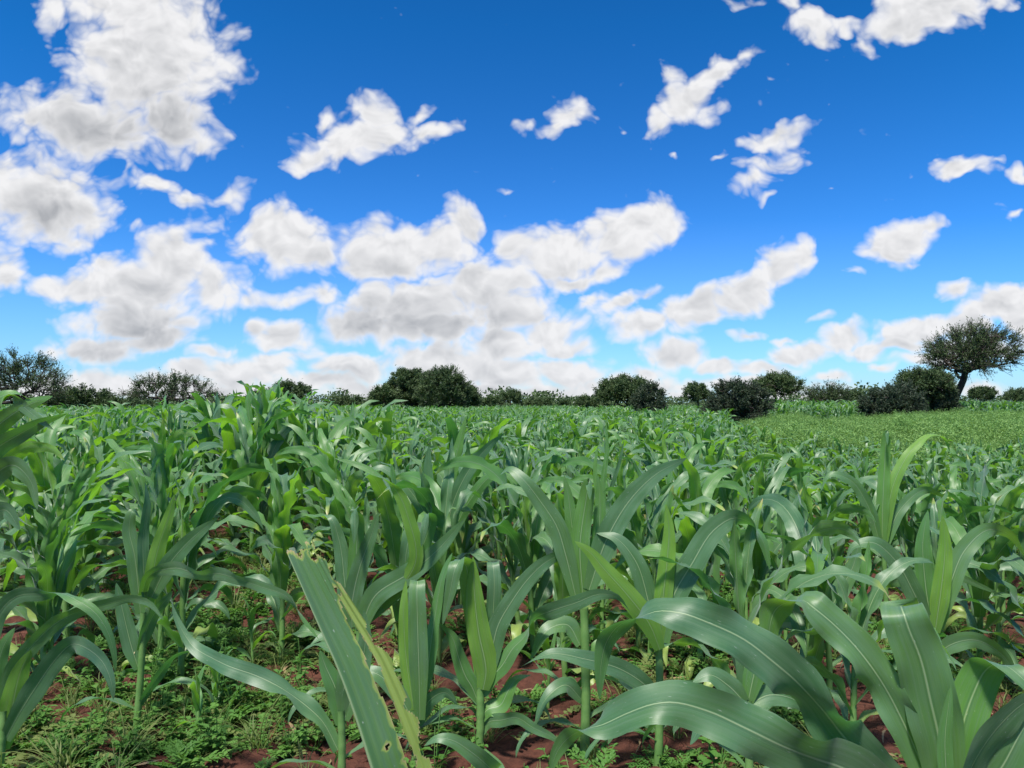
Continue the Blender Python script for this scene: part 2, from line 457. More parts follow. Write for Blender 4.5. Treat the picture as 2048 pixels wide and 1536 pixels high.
def soil_material():
    m, nt, out = new_mat('red_soil')
    tc = nt.new('ShaderNodeTexCoord').outputs['Object']
    n1 = nt.noise(tc, 1.3, 5.0, 0.6)
    n2 = nt.noise(tc, 28.0, 6.0, 0.65)
    col = nt.mix(nt.ramp(n1, 0.3, 0.7), (0.082, 0.031, 0.021), (0.130, 0.053, 0.036))
    col = nt.mix(nt.ramp(n2, 0.35, 0.75), col, (0.052, 0.022, 0.016))
    vo = nt.new('ShaderNodeTexVoronoi', feature='DISTANCE_TO_EDGE')
    nt.l.new(nt.vmath('ADD', tc, nt.vmath('SCALE', nt.noise(tc, 9.0, 2.0, color=True), scale=0.08)), vo.inputs['Vector'])
    vo.inputs['Scale'].default_value = 13.0
    crack = nt.ramp(vo.outputs['Distance'], 0.0, 0.035, a=1.0, b=0.0)
    crack = nt.math('MULTIPLY', crack, nt.ramp(n1, 0.42, 0.6))
    # far away the ground between the plants is covered by low green growth
    ln = nt.vmath('LENGTH', tc)
    grn = nt.math('MULTIPLY', nt.ramp(ln, 9.0, 30.0), nt.ramp(n2, 0.2, 0.6, a=0.75, b=1.0))
    col = nt.mix(grn, col, (0.045, 0.085, 0.022))
    bs = nt.new('ShaderNodeBsdfPrincipled')
    nt.put(bs.inputs['Base Color'], nt.mix(nt.math('MULTIPLY', crack, 0.7), col, (0.035, 0.014, 0.010)))
    bs.inputs['Roughness'].default_value = 0.92
    bs.inputs['Specular IOR Level'].default_value = 0.15
    b = nt.new('ShaderNodeBump'); b.inputs['Distance'].default_value = 0.02; b.inputs['Strength'].default_value = 0.8
    nt.put(b.inputs['Height'], nt.math('SUBTRACT', n2, nt.math('MULTIPLY', crack, 0.5)))
    nt.l.new(b.outputs[0], bs.inputs['Normal'])
    nt.l.new(bs.outputs[0], out.inputs[0])
    return m

M_LEAF = leaf_material()
M_YELLOW_LIT = leaf_material(True)  # yellow-green copy of the leaf, brightened as if lit from behind
M_STALK = simple_mat('maize_stalk', (0.10, 0.22, 0.055), (0.17, 0.30, 0.085), 0.45, 22.0, spec=0.5)
M_SOIL = soil_material()
M_BARK = simple_mat('acacia_bark', (0.030, 0.025, 0.021), (0.060, 0.050, 0.042), 0.9, 5.0)
M_CROWN = simple_mat('acacia_leaf', (0.042, 0.074, 0.028), (0.095, 0.140, 0.050), 0.65, 0.9, trans=(0.06, 0.12, 0.02), tmix=0.2)
M_SHRUB = simple_mat('shrub_leaf', (0.028, 0.046, 0.027), (0.058, 0.082, 0.044), 0.65, 0.9, trans=(0.05, 0.10, 0.03), tmix=0.2)
M_HERB = simple_mat('herb_leaf', (0.11, 0.25, 0.055), (0.27, 0.42, 0.13), 0.6, 3.0, trans=(0.22, 0.38, 0.05))
M_WEED = simple_mat('weed_leaf', (0.065, 0.175, 0.035), (0.130, 0.270, 0.055), 0.55, 8.0, trans=(0.16, 0.34, 0.03))
M_LITTER = simple_mat('dry_litter', (0.16, 0.105, 0.055), (0.30, 0.22, 0.12), 0.8, 9.0)
M_GRASS = simple_mat('weed_grass', (0.090, 0.150, 0.035), (0.200, 0.230, 0.080), 0.6, 6.0, trans=(0.18, 0.28, 0.05))

# ------------------------------------------------------------------ ground: one sheet out to the horizon
NOISE_TABLES = {}
def vnoise(x, y, seed=0):
    """smooth value noise on arrays"""
    if seed not in NOISE_TABLES:
        NOISE_TABLES[seed] = np.random.default_rng(seed).random((256, 256))
    r = NOISE_TABLES[seed]
    xi, yi = np.floor(x).astype(int), np.floor(y).astype(int)
    fx, fy = x - xi, y - yi
    fx, fy = fx * fx * (3 - 2 * fx), fy * fy * (3 - 2 * fy)
    g = lambda a, b: r[a % 256, b % 256]
    return (g(xi, yi) * (1 - fx) + g(xi + 1, yi) * fx) * (1 - fy) + (g(xi, yi + 1) * (1 - fx) + g(xi + 1, yi + 1) * fx) * fy

def ground_z(x, y):
    x, y = np.asarray(x, float), np.asarray(y, float)
    d = np.hypot(x, y)
    near = np.clip(1 - (d - 7) / 8, 0, 1)
    z = (vnoise(x * 1.1 + 40, y * 1.1 + 9, 1) - .5) * 0.07 * np.clip(1.5 - d / 60, 0, 1)
    z = z + near * ((vnoise(x * 5 + 7, y * 5 + 3, 2) - .5) * 0.040 + (vnoise(x * 16 + 1, y * 16, 3) - .5) * 0.030 + np.maximum(vnoise(x * 9, y * 9 + 5, 5) - .68, 0) * 0.12)
    return z

def build_ground():
    n_a = 420
    rad = np.concatenate((np.linspace(0.15, 9, 330), np.geomspace(9.2, 5000, 70)))
    a = np.linspace(0, 2 * np.pi, n_a, endpoint=False)
    # crowd the spokes into the view direction
    a = a - 0.80 * np.sin(a)
    X = rad[:, None] * np.sin(a)[None]
    Y = rad[:, None] * np.cos(a)[None]
    V = np.stack((X, Y, ground_z(X, Y)), -1).reshape(-1, 3)
    g = Geo()
    g.add(V, grid_faces(len(rad), n_a, True))
    o = put('ground', g.mesh('ground', M_SOIL))
    tag(o, kind='structure')
build_ground()

# ------------------------------------------------------------------ maize leaves and plants
def ribbon(C, N, W, cols=5, fold=0.35, wave=0.0, seed=0, ulim=(-1, 1)):
    """leaf blade along centre line C with upper normals N and half widths W"""
    r = np.random.default_rng(seed)
    n = len(C)
    T = norm(np.gradient(C, axis=0))
    N = norm(N - (N * T).sum(-1, keepdims=True) * T)
    S = np.cross(T, N)
    s = np.linspace(ulim[0], ulim[1], cols)
    t = np.linspace(0, 1, n)
    fo = fold * (1.7 - 1.25 * t) if np.isscalar(fold) else np.asarray(fold)
    L = np.linalg.norm(np.diff(C, axis=0), axis=1).sum()
    ph = r.random(2) * 6.28
    fr = 2 * np.pi * L / (0.13 + 0.05 * r.random(2))
    rip = np.where(s[None] < 0, np.sin(fr[0] * t + ph[0])[:, None], np.sin(fr[1] * t + ph[1])[:, None])
    rip = rip * wave * (np.abs(s)[None] ** 2) * np.minimum(1, 3 * t)[:, None] * (W / max(W.max(), 1e-6))[:, None]
    cosf, sinf = np.cos(fo)[:, None], np.sin(fo)[:, None]
    arch = 1 - 0.30 * np.abs(s)[None]                 # blade halves bow outwards from the keel
    V = C[:, None] + S[:, None] * (W[:, None] * s[None] * cosf)[..., None] + N[:, None] * (W[:, None] * np.abs(s)[None] * sinf * arch + rip)[..., None]
    uv = np.stack(np.broadcast_arrays((s * 0.5 + 0.5)[None], t[:, None]), -1).reshape(-1, 2)
    return V.reshape(-1, 3), grid_faces(n, cols), uv

def blade_width(t, W):
    return W * np.minimum(1.0, 0.50 + 2.0 * t) * np.clip(1 - t ** 2.6, 0, 1) ** 0.75

def free_leaf(base, az, e0, L, W, droop, p=1.7, drift=0.0, twist=0.0, kink=None, n=15, cols=5, wave=0.008, fold=0.42, seed=0):
    """a blade growing from BASE at azimuth AZ, rising at E0 and bending over by DROOP (radians)"""
    t = np.linspace(0, 1, n)
    e = e0 - droop * t ** p
    if kink:                                            # blade snapped over, tip hanging
        e = e - kink[1] / (1 + np.exp(-(t - kink[0]) * 26))
    e = np.maximum(e, -1.62)
    a = az + drift * t
    d = np.stack((np.cos(e) * np.cos(a), np.cos(e) * np.sin(a), np.sin(e)), -1)
    C = np.asarray(base) + np.concatenate((np.zeros((1, 3)), np.cumsum((d[1:] + d[:-1]) * .5, 0))) * L / (n - 1)
    N = np.stack((-np.sin(e) * np.cos(a), -np.sin(e) * np.sin(a), np.cos(e)), -1)
    S = np.cross(d, N)
    tw = twist * t ** 1.3
    N = N * np.cos(tw)[:, None] + S * np.sin(tw)[:, None]
    return ribbon(C, N, blade_width(t, W), cols, fold, wave, seed)

def stalk_geo(pts, r0, r1, sides=8, nodes=6, rings=19):
    P = catmull(np.asarray(pts, float), rings)
    t = np.linspace(0, 1, rings)
    rad = r0 + (r1 - r0) * t + 0.10 * r0 * np.exp(-((t * nodes % 1.0) / 0.22) ** 2)
    rad[0] *= 1.15
    return tube(P, rad, sides)

def plant_parts(seed, H=1.05, n_leaves=10, detail=1.0, lean=0.05, plane=None, young=False):
    """stalk and leaf geometry of one maize plant, root at the origin. Returns (stalk, [leaves])"""
    r = np.random.default_rng(seed)
    hs = H * 0.56
    la = r.random() * 6.28
    top = np.array((math.cos(la) * lean * hs, math.sin(la) * lean * hs, hs))
    pts = [(0, 0, -0.03), tuple(top * 0.5 + r.normal(0, .006, 3)), tuple(top)]
    rs = 0.0155 * (H / 1.05) ** 0.6
    sides = 8 if detail >= 1 else 5
    sv, sf, su = stalk_geo(pts, rs, rs * 0.80, sides, rings=19 if detail >= 1 else 7)
    st = Geo(); st.add(sv, sf, su)
    # whorl: the rolled young leaves form a tapering tip
    leaves = []
    phi = plane if plane is not None else r.random() * 6.28
    n = 21 if detail >= 1.5 else 15 if detail >= 1 else 9
    cols = 7 if detail >= 1.5 else 5 if detail >= 1 else 3
    for k in range(n_leaves):
        q = k / (n_leaves - 1)
        h = (0.06 + 0.94 * q ** 0.9) * hs
        b = np.array((top[0] * h / hs, top[1] * h / hs, h))
        az = phi + math.pi * (k % 2) + r.normal(0, 0.38)
        L = H * (0.30 + 0.44 * math.sin(min(1, q * 1.25) * 1.75)) * r.uniform(.85, 1.15)
        W = 0.5 * H * (0.044 + 0.053 * math.sin(min(1.0, 0.12 + q) * 2.0)) * r.uniform(.88, 1.15)
        e0 = R(42 + 42 * min(1, q * 1.35) ** 0.9) + r.normal(0, .12)
        droop = R(150 - 40 * q) * r.uniform(.65, 1.15)
        kink = None
        if q > .35 and r.random() < .20:
            kink = (r.uniform(.45, .72), r.uniform(1.5, 2.3)); droop *= .4
        if q > .86:
            L *= .62; W *= .72; e0 = R(83) + r.normal(0, .07); droop = R(60) * r.random() ** 1.5; kink = None
        b = b + np.array((math.cos(az), math.sin(az), 0)) * rs * .55
        g = Geo()
        g.add(*free_leaf(b, az, e0, L, W, droop, r.uniform(1.3, 1.9) + .9 * q, r.normal(0, .5), r.normal(0, .9), kink, n, cols,
                         0.021 * H, 0.55 if q > .86 else 0.24, int(r.integers(1e9))))
        tt = g.uv[0][:, 1]
        if r.random() < .45:                            # dry brown tip
            g.a[0] = np.clip((tt - r.uniform(.86, .96)) * 7, 0, 1)
        if k < 2 and r.random() < .45:                   # lowest blades yellowing
            g.a[0] = np.maximum(g.a[0], .18 + .22 * tt)
        g.young = q > .5 and r.random() < .32
        leaves.append(g)
    return st, leaves

def weld(st, leaves):
    """one mesh for a plant too far off to show parts: every blade joined on at a stalk vertex"""
    g = Geo(); g.join(st)
    SV = np.concatenate(st.v)
    for lf in leaves:
        v = lf.v[0]
        cols = int((lf.uv[0][:, 1] == 0).sum())
        j = cols // 2
        v = v.copy(); v[j] = SV[np.argmin(((SV - v[j]) ** 2).sum(1))]
        lf.v[0] = v
        g.join(lf)
    return g

def view_leaf(spec, W, n=34, cols=9, fold=0.16, wave=0.004, seed=0, wprof=None):
    """a blade given by what the photographer sees: rows of (px, py, distance, roll); roll 0 shows the upper face flat-on, 180 the underside"""
    Q = np.array([tuple(at(px, py, Y)) + (R(roll),) for px, py, Y, roll in spec])
    S = catmull(Q, n)
    C, roll = S[:, :3], S[:, 3]
    T = norm(np.gradient(C, axis=0))
    view = norm(np.array((0, 0, CAM_H)) - C)
    F = norm(view - (view * T).sum(-1, keepdims=True) * T)
    B = np.cross(T, F)
    N = F * np.cos(roll)[:, None] + B * np.sin(roll)[:, None]
    t = np.linspace(0, 1, n)
    w = blade_width(t, W) if wprof is None else W * np.interp(t, *zip(*wprof))
    return ribbon(C, N, w, cols, fold, wave, seed)

# ------------------------------------------------------------------ the plants one can tell apart, in front
def over(px, py, dY):
    """the end of a blade that folds off square and hangs down behind"""
    return [(px, py, dY, 0), (px, py - 1, dY + .06, 0), (px, py + 22, dY + .13, 0), (px + 4, py + 75, dY + .17, 0)]

def hero(label, base, top, leaves, r0=0.016, seed=0, extra=(), group=None):
    """base (px, Y); top (px, py): upper end of the stalk; leaves [(half width, [(px, py, dY, roll) ...])]"""
    px, Y = base
    X = (px - 1024.0) / FPX * Y
    gz = float(ground_z(X, Y))
    root = empty('maize_plant', (X, Y, gz))
    tag(root, label, 'maize plant', group or 'maize plants at the front of the field')
    o3 = np.array((X, Y, gz))
    tp = at(top[0], top[1], Y) - o3
    g = Geo()
    g.add(*stalk_geo([(0, 0, -0.03), tuple(tp * .5 + np.array((.006, 0, 0))), tuple(tp)], r0, r0 * .82, 12, nodes=5, rings=27))
    put('stalk', g.mesh('stalk', M_STALK), root)
    for i, lf in enumerate(leaves):
        W, spec = lf[0], lf[1]
        kw = dict(lf[2]) if len(lf) > 2 else {}
        leaf_mat = M_YELLOW_LIT if kw.pop('young', False) else M_LEAF
        v, f, u = view_leaf([(a, b, Y + dy, ro) for a, b, dy, ro in spec], W, seed=seed * 31 + i, **kw)
        g = Geo(); g.add(v - o3, f, u)
        put('leaf', g.mesh('leaf', leaf_mat), root)
    r = np.random.default_rng(seed + 500)
    for (hh, az, e0, L, W, dr) in extra:                 # lower blades: height, azimuth, rise, length, half width, droop (degrees)
        g = Geo()
        b = tp * (hh / tp[2]) if hh < tp[2] else tp
        g.add(*free_leaf(b, R(az), R(e0), L, W, R(dr), 1.7, r.normal(0, .3), r.normal(0, .6), None, 18, 7, .008, .35, int(r.integers(1e9))))
        put('leaf', g.mesh('leaf', M_LEAF), root)
    return root

LOW = [(.10, 200, 35, .40, .022, 120), (.14, 20, 35, .42, .024, 130), (.20, 150, 42, .5, .030, 120)]

hero('maize plant on bare red soil with long twisted upright leaves and a bright backlit blade', (279, 3.55), (287, 1225), [
 (.040, [(281,1227,0,0),(269,1110,0,0),(258,1055,0,0),(266,1022,0,-30),(280,1035,.05,-70)]),
 (.037, [(297,1215,0,180),(314,1105,0,180),(338,1030,0,180),(349,988,0,190)], dict(young=True)),
 (.044, [(303,1195,0,0),(335,1133,0,0),(384,1077,0,0),(436,1035,.02,20)]),
 (.028, [(291,1200,0,10),(286,1080,0,20),(294,1000,0,30),(291,965,0,40)]),
 (.034, [(284,1190,0,10),(297,1152,-.05,25),(349,1136,-.1,15),(401,1150,-.2,55),(436,1147,-.25,20),(481,1160,-.3,50),(523,1174,-.35,20),(576,1195,-.4,40),(611,1244,-.4,140),(638,1279,-.4,150)]),
 (.040, [(277,1338,0,10),(262,1290,0,0),(245,1220,0,0),(232,1165,0,10)]),
 (.034, [(280,1300,0,30),(303,1237,0,30),(335,1195,0,20),(345,1181,0,20)]),
 (.026, [(278,1412,0,30),(300,1376,0,40),(324,1342,0,40),(352,1310,0,60),(400,1300,0,80)]),
], .016, 1, LOW[:2])

hero('maize plant cut by the corner of the view with blades arching over bare soil', (4, 3.05), (8, 1420), [
 (.045, [(10,1480,0,0),(35,1433,0,0),(70,1377,0,0),(115,1314,0,10),(140,1290,0,20),(174,1297,-.05,30),(206,1325,-.08,20),(223,1366,-.1,20),(227,1401,-.1,10)]),
 (.034, [(8,1450,0,0),(21,1349,0,0),(63,1293,0,10),(115,1244,0,20),(157,1223,0,40),(209,1209,0,20),(262,1197,0,30),(297,1206,0,20),(328,1241,0,10)]),
 (.033, [(-30,1420,0,0),(-20,1290,0,0),(0,1223,0,0),(35,1192,0,10),(87,1188,0,40),(115,1185,0,90),(150,1199,-.05,140),(188,1223,-.05,170),(216,1265,-.05,180),(229,1314,-.05,180),(230,1349,-.05,180)]),
 (.050, [(5,1500,0,180),(25,1410,0,180),(42,1340,0,180),(62,1300,0,190)], dict(young=True)),
 (.040, [(0,1470,0,180),(-10,1380,0,180),(8,1290,0,170),(30,1255,0,160)]),
], .017, 2, LOW[:1])

# the gnawed blade close to the camera, torn by insects
def torn_plant():
    Y0 = 0.74
    px = 800
    X = (px - 1024) / FPX * Y0
    root = empty('maize_plant', (X, Y0, float(ground_z(X, Y0))))
    tag(root, 'maize plant nearest the camera whose big ragged blade is gnawed through by insects', 'maize plant', 'maize plants at the front of the field')
    o3 = np.array(root.location)
    g = Geo()
    tp = at(792, 1760, Y0) - o3
    g.add(*stalk_geo([(0, 0, -.03), tuple(tp * .5), tuple(tp)], .018, .014, 12))
    put('stalk', g.mesh('stalk', M_STALK), root)
    spec = [(790,1755,.74,8),(772,1625,.74,8),(744,1536,.74,8),(714,1440,.745,8),(680,1345,.75,8),(644,1262,.755,8),(604,1170,.76,8),(579,1112,.765,8),(566,1080,.77,8)]
    n, cols = 150, 61
    prof = [(0, .85), (.3, 1.0), (.55, .86), (.8, .62), (1, .50)]
    fold = np.full(n, .10)
    v, f, u = view_leaf(spec, .058, n, cols, fold, .0015, 3, prof)
    # the far half of the blade is folded away behind the keel
    s = np.linspace(-1, 1, cols)
    t = np.linspace(0, 1, n)
    V = v.reshape(n, cols, 3)
    for j in range(cols):
        if s[j] < 0:
            keel = V[:, cols // 2]
            V[:, j] = keel + (V[:, j] - keel) * 0.16 + np.array((.0, 1.0, -.15)) * (abs(s[j]) * .045)
    S, Tt = np.meshgrid(s, t)
    V[:, :, 1] -= 0.0011 * np.sin(S * 46) * (np.abs(S) > .06) + .004 * np.sin(S * 5 + 2)      # parallel ribs of the blade
    nz = lambda fx, sd: vnoise(np.abs(Tt) * fx + 3, np.zeros_like(Tt) + sd, sd) - .5
    nz2 = vnoise(Tt * 60 + 5, S * 9 + 20, 8) - .5
    # gap between the blade and the strip still hanging on its margin
    c = 0.61 + .05 * nz(10, 4) + .04 * nz2
    c = np.where(Tt > .70, c + (Tt - .70) * .9, c)
    half = np.interp(t, [0, .1, .3, .45, .62, .70, .76, .80, 1], [.0, .03, .085, .075, .060, .028, .0, -.02, -.02])[:, None] * (1 + .9 * nz(26, 6)) + np.where(Tt < .74, .022 * nz2, 0)
    dead = np.abs(S - c) < half
    # scalloped outer margin
    outer = 1 - .16 * np.clip(nz(22, 9) + .12, 0, 1) * 2 - .06 * np.clip(nz(60, 10), 0, 1)
    outer = np.where(Tt > .66, outer - (Tt - .66) * .35, outer)
    dead |= S > outer
    for (s0, t0, a, b) in ((.60, .905, .10, .020), (.33, .33, .035, .006), (.86, .20, .05, .012), (.50, .965, .07, .03), (.74, .775, .05, .012)):
        dead |= ((S - s0) / a) ** 2 + ((Tt - t0) / b) ** 2 < 1
    dead |= Tt > .985 - .05 * (vnoise(S * 7 + 3, np.zeros_like(S), 12)) - .03 * (S > .1) * (S < .32)
    # distance of every point to the nearest eaten point gives the dry tan rim
    dist = np.full(S.shape, 9.0)
    dd = np.where(dead, 0.0, 9.0)
    for _ in range(7):
        p = np.pad(dd, 1, mode='edge')
        dd = np.minimum.reduce([dd, p[:-2, 1:-1] + .55, p[2:, 1:-1] + .55, p[1:-1, :-2] + .5, p[1:-1, 2:] + .5])
    rimw = .45 + 1.5 * vnoise(Tt * 45 + 2, S * 6 + 9, 17)
    wear = np.clip(1.10 - dd * 1.0 / rimw, 0, 1) + np.clip((Tt - .93) * 8, 0, .8) * (vnoise(Tt * 30, S * 8 + 4, 19) > .45)
    strip = (S > c) & (Tt < .76)
    wear = np.where(strip, np.maximum(wear, .33), wear)
    keep = ~(dead.ravel()[f].sum(1) >= 2)
    g = Geo(); g.add(V.reshape(-1, 3) - o3, f[keep], u, wear.ravel())
    put('leaf', g.mesh('leaf', M_LEAF), root)['label'] = 'ragged insect-eaten blade with tan torn edges'
    r = np.random.default_rng(77)
    for k in range(5):
        g = Geo()
        hh = .25 + .16 * k
        g.add(*free_leaf(np.array((0, 0, hh)), R(40 + 180 * k + 20 * (k % 3)), R(40), .42, .03, R(130), 1.6, .2, .4, None, 18, 7, .006, .35, k + 60))
        put('leaf', g.mesh('leaf', M_LEAF), root)
torn_plant()

YD = 1.5
hero('big maize plant in the near corner with broad waxy blades sweeping across the view', (1895, YD), (1893, 1640), [
 (.050, [(1893,1640,0,0),(1880,1488,0,0),(1861,1401,0,0),(1840,1314,0,0),(1819,1262,0,0),(1808,1230,.005,0)] + over(1803,1216,.03), dict(n=44, fold=.10, wave=.008)),
 (.036, [(1880,1620,.02,0),(1809,1450,.03,0),(1767,1370,.04,-22),(1714,1297,.05,24),(1662,1244,.06,10),(1624,1213,.07,30),(1608,1201,.08,70),(1578,1204,.09,110),(1554,1216,.10,150),(1540,1251,.11,180),(1543,1295,.12,180)], dict(n=48, wave=.011, wprof=[(0,.6),(.3,1),(.7,.95),(.88,.75),(1,.25)])),
 (.046, [(1885,1650,0,0),(1760,1545,-.04,0),(1697,1485,-.07,5),(1645,1419,-.09,-48),(1592,1363,-.10,-25),(1543,1321,-.11,12),(1488,1279,-.12,22),(1418,1246,-.12,0),(1365,1227,-.11,18),(1318,1222,-.09,45),(1273,1237,-.07,85),(1238,1251,-.05,125),(1212,1286,-.03,160),(1202,1331,-.02,178),(1199,1400,-.01,180)], dict(n=60, wave=.013, fold=.12)),
 (.049, [(1885,1680,-.02,0),(1780,1600,-.10,0),(1693,1540,-.14,0),(1627,1516,-.16,-40),(1575,1497,-.17,-28),(1488,1455,-.18,8),(1418,1423,-.18,-5),(1348,1405,-.17,0),(1308,1408,-.16,15),(1256,1426,-.14,20),(1203,1450,-.12,35),(1168,1459,-.10,90),(1134,1478,-.08,150),(1113,1506,-.07,180),(1100,1550,-.06,180)], dict(n=60, wave=.012, fold=.12)),
 (.041, [(1900,1620,0,180),(1920,1471,0,180),(1948,1384,0,180),(1970,1342,-.01,195),(1990,1329,-.03,240),(2018,1335,-.06,300),(2048,1360,-.08,330),(2090,1410,-.09,350)], dict(n=44)),
 (.014, [(1897,1600,-.05,180),(1890,1480,-.05,180),(1897,1410,-.05,180),(1902,1372,-.05,180)]),
 (.040, [(1905,1640,-.02,60),(1950,1520,-.06,60),(2000,1450,-.08,50),(2050,1405,-.09,40),(2110,1380,-.1,30)]),
 (.042, [(1900,1660,0,0),(2000,1540,-.06,0),(2060,1440,-.08,10),(2110,1400,-.08,40)]),
], .018, 5, [(.25, 100, 35, .5, .03, 120), (.35, 280, 40, .6, .035, 120), (.5, 60, 40, .6, .04, 100)])

hero('maize plant in the middle of the front with one broad yellow-green backlit blade', (957, 3.3), (960, 1372), [
 (.055, [(966,1380,-.02,180),(972,1345,-.02,180),(957,1262,-.02,180),(949,1192,-.02,180),(946,1113,-.02,175)], dict(young=True)),
 (.045, [(968,1375,0,0),(980,1325,0,0),(996,1251,0,0),(1022,1205,0,0),(1057,1157,0,0),(1092,1124,0,15),(1130,1110,.05,40),(1150,1130,.1,70)]),
 (.045, [(962,1375,0,180),(958,1300,.02,180),(942,1190,0,180),(930,1128,-.03,170),(921,1119,-.06,90),(911,1135,-.09,10),(901,1180,-.10,0),(893,1216,-.10,0),(885,1250,-.10,0)]),
 (.045, [(965,1390,0,160),(984,1354,0,150),(1004,1331,-.02,150),(1025,1297,-.05,130),(1050,1272,-.08,115),(1066,1238,-.1,70),(1099,1223,-.13,25),(1151,1206,-.18,10),(1203,1188,-.22,15),(1238,1196,-.25,50),(1262,1225,-.26,90)]),
 (.038, [(960,1440,0,160),(975,1419,0,160),(1001,1410,0,160),(1015,1384,0,160),(1032,1359,0,140),(1064,1349,0,100)]),
 (.040, [(957,1410,0,160),(945,1376,0,160),(931,1352,0,160),(917,1314,0,160),(903,1272,0,150),(875,1244,0,120)]),
 (.030, [(960,1470,0,0),(975,1446,0,0),(1004,1440,-.05,10),(1036,1436,-.1,30),(1064,1454,-.12,20),(1099,1471,-.15,30),(1134,1497,-.2,40)]),
 (.040, [(958,1500,-.1,0),(990,1545,-.4,0),(945,1506,-.5,0),(903,1480,-.52,0),(875,1477,-.52,20),(848,1492,-.5,40)]),
 (.034, [(963,1370,.03,0),(985,1240,.04,0),(988,1150,.04,0)] + over(986,1128,.06)),
], .019, 6, LOW)

hero('maize plant with a square-folded blade just left of the yellow-green plant', (828, 3.2), (834, 1415), [
 (.042, [(840,1440,-.02,0),(838,1349,-.03,0),(835,1244,-.03,0),(834,1180,-.02,0)] + over(835,1165,.0)),
 (.030, [(828,1420,0,180),(812,1314,.02,180),(808,1209,.03,180),(812,1160,.05,190)], dict(young=True)),
 (.032, [(838,1420,0,160),(856,1330,.03,160),(868,1244,.05,150),(889,1140,.05,150),(905,1105,.05,160)]),
 (.036, [(826,1440,0,0),(790,1380,0,0),(745,1345,0,20),(700,1360,0,40),(675,1400,0,50)]),
 (.034, [(836,1450,0,20),(860,1400,0,20),(890,1385,0,30),(915,1410,0,40)]),
], .015, 7, LOW[:2])

hero('maize plant behind the gnawed blade with a long diagonal leaf and tips folded square', (716, 3.65), (718, 1260), [
 (.055, [(720,1262,0,0),(750,1192,0,0),(819,1146,0,0),(872,1103,0,0),(931,1036,0,10)]),
 (.046, [(704,1255,0,0),(704,1209,0,0),(718,1140,0,0),(743,1070,0,0),(757,1024,0,0)]),
 (.042, [(700,1255,0,0),(690,1170,.02,0),(678,1080,.03,0),(662,1036,.03,10),(648,1030,.06,60)]),
 (.040, [(706,1250,0,180),(712,1120,0,180),(714,1035,-.02,170),(710,1018,-.05,90),(709,1048,-.07,5),(708,1090,-.08,0)]),
 (.042, [(724,1250,.02,180),(800,1170,.02,180),(846,1090,0,180),(862,1036,-.02,170),(855,1028,-.05,90),(848,1060,-.07,5),(842,1095,-.07,0)]),
 (.036, [(728,1250,.04,180),(832,1120,-.02,180),(818,1040,-.04,180),(795,985,-.05,150),(755,950,-.05,60),(715,930,-.05,20),(668,916,-.05,10)], dict(young=True)),
 (.034, [(712,1330,0,0),(690,1290,0,10),(655,1270,0,30),(620,1290,-.05,50)]),
], .017, 8, LOW)

hero('maize plant with a low blade stretched far out over the weeds to a thin tip', (684, 2.95), (682, 1420), [
 (.042, [(676,1500,0,0),(645,1443,0,40),(621,1419,0,20),(579,1387,0,60),(544,1366,0,30),(506,1349,0,0),(464,1335,0,0),(426,1317,.05,-20),(387,1293,.1,20),(356,1244,.15,40),(342,1200,.2,60)]),
 (.040, [(682,1450,0,180),(672,1380,0,180),(650,1330,0,170),(640,1300,0,160)]),
 (.040, [(688,1440,0,0),(715,1360,0,0),(730,1290,0,0),(728,1220,0,0)]),
 (.034, [(684,1430,0,0),(692,1330,0,0),(700,1240,0,10)]),
], .016, 9, LOW[:2])

hero('thick-stalked maize plant with a fan of upright blades, one bowed to a folded top', (1168, 3.3), (1168, 1215), [
 (.045, [(1166,1195,0,180),(1160,1090,0,180),(1172,1000,0,180),(1177,968,-.02,150),(1178,966,-.05,60),(1180,1000,-.07,0)]),
 (.045, [(1152,1195,0,0),(1130,1105,0,0),(1113,1052,0,0),(1081,1003,0,0),(1045,958,0,10),(1018,938,.04,40),(1000,950,.08,70)]),
 (.055, [(1178,1180,0,0),(1215,1075,0,0),(1260,1000,0,0),(1310,950,0,5),(1374,916,.05,20)]),
 (.036, [(1172,1190,.02,170),(1195,1090,.02,170),(1200,1010,.02,170),(1196,950,.02,160)]),
 (.034, [(1164,1195,.02,180),(1146,1070,.03,180),(1136,990,.03,180),(1128,950,.03,180)]),
 (.040, [(1160,1290,0,20),(1135,1250,0,20),(1095,1260,-.04,30),(1060,1320,-.06,40)]),
 (.038, [(1172,1340,0,160),(1200,1290,0,150),(1245,1270,.05,120)]),
 (.036, [(1164,1400,0,10),(1130,1370,-.05,20),(1090,1400,-.1,40),(1070,1450,-.1,40)]),
], .021, 10, LOW)

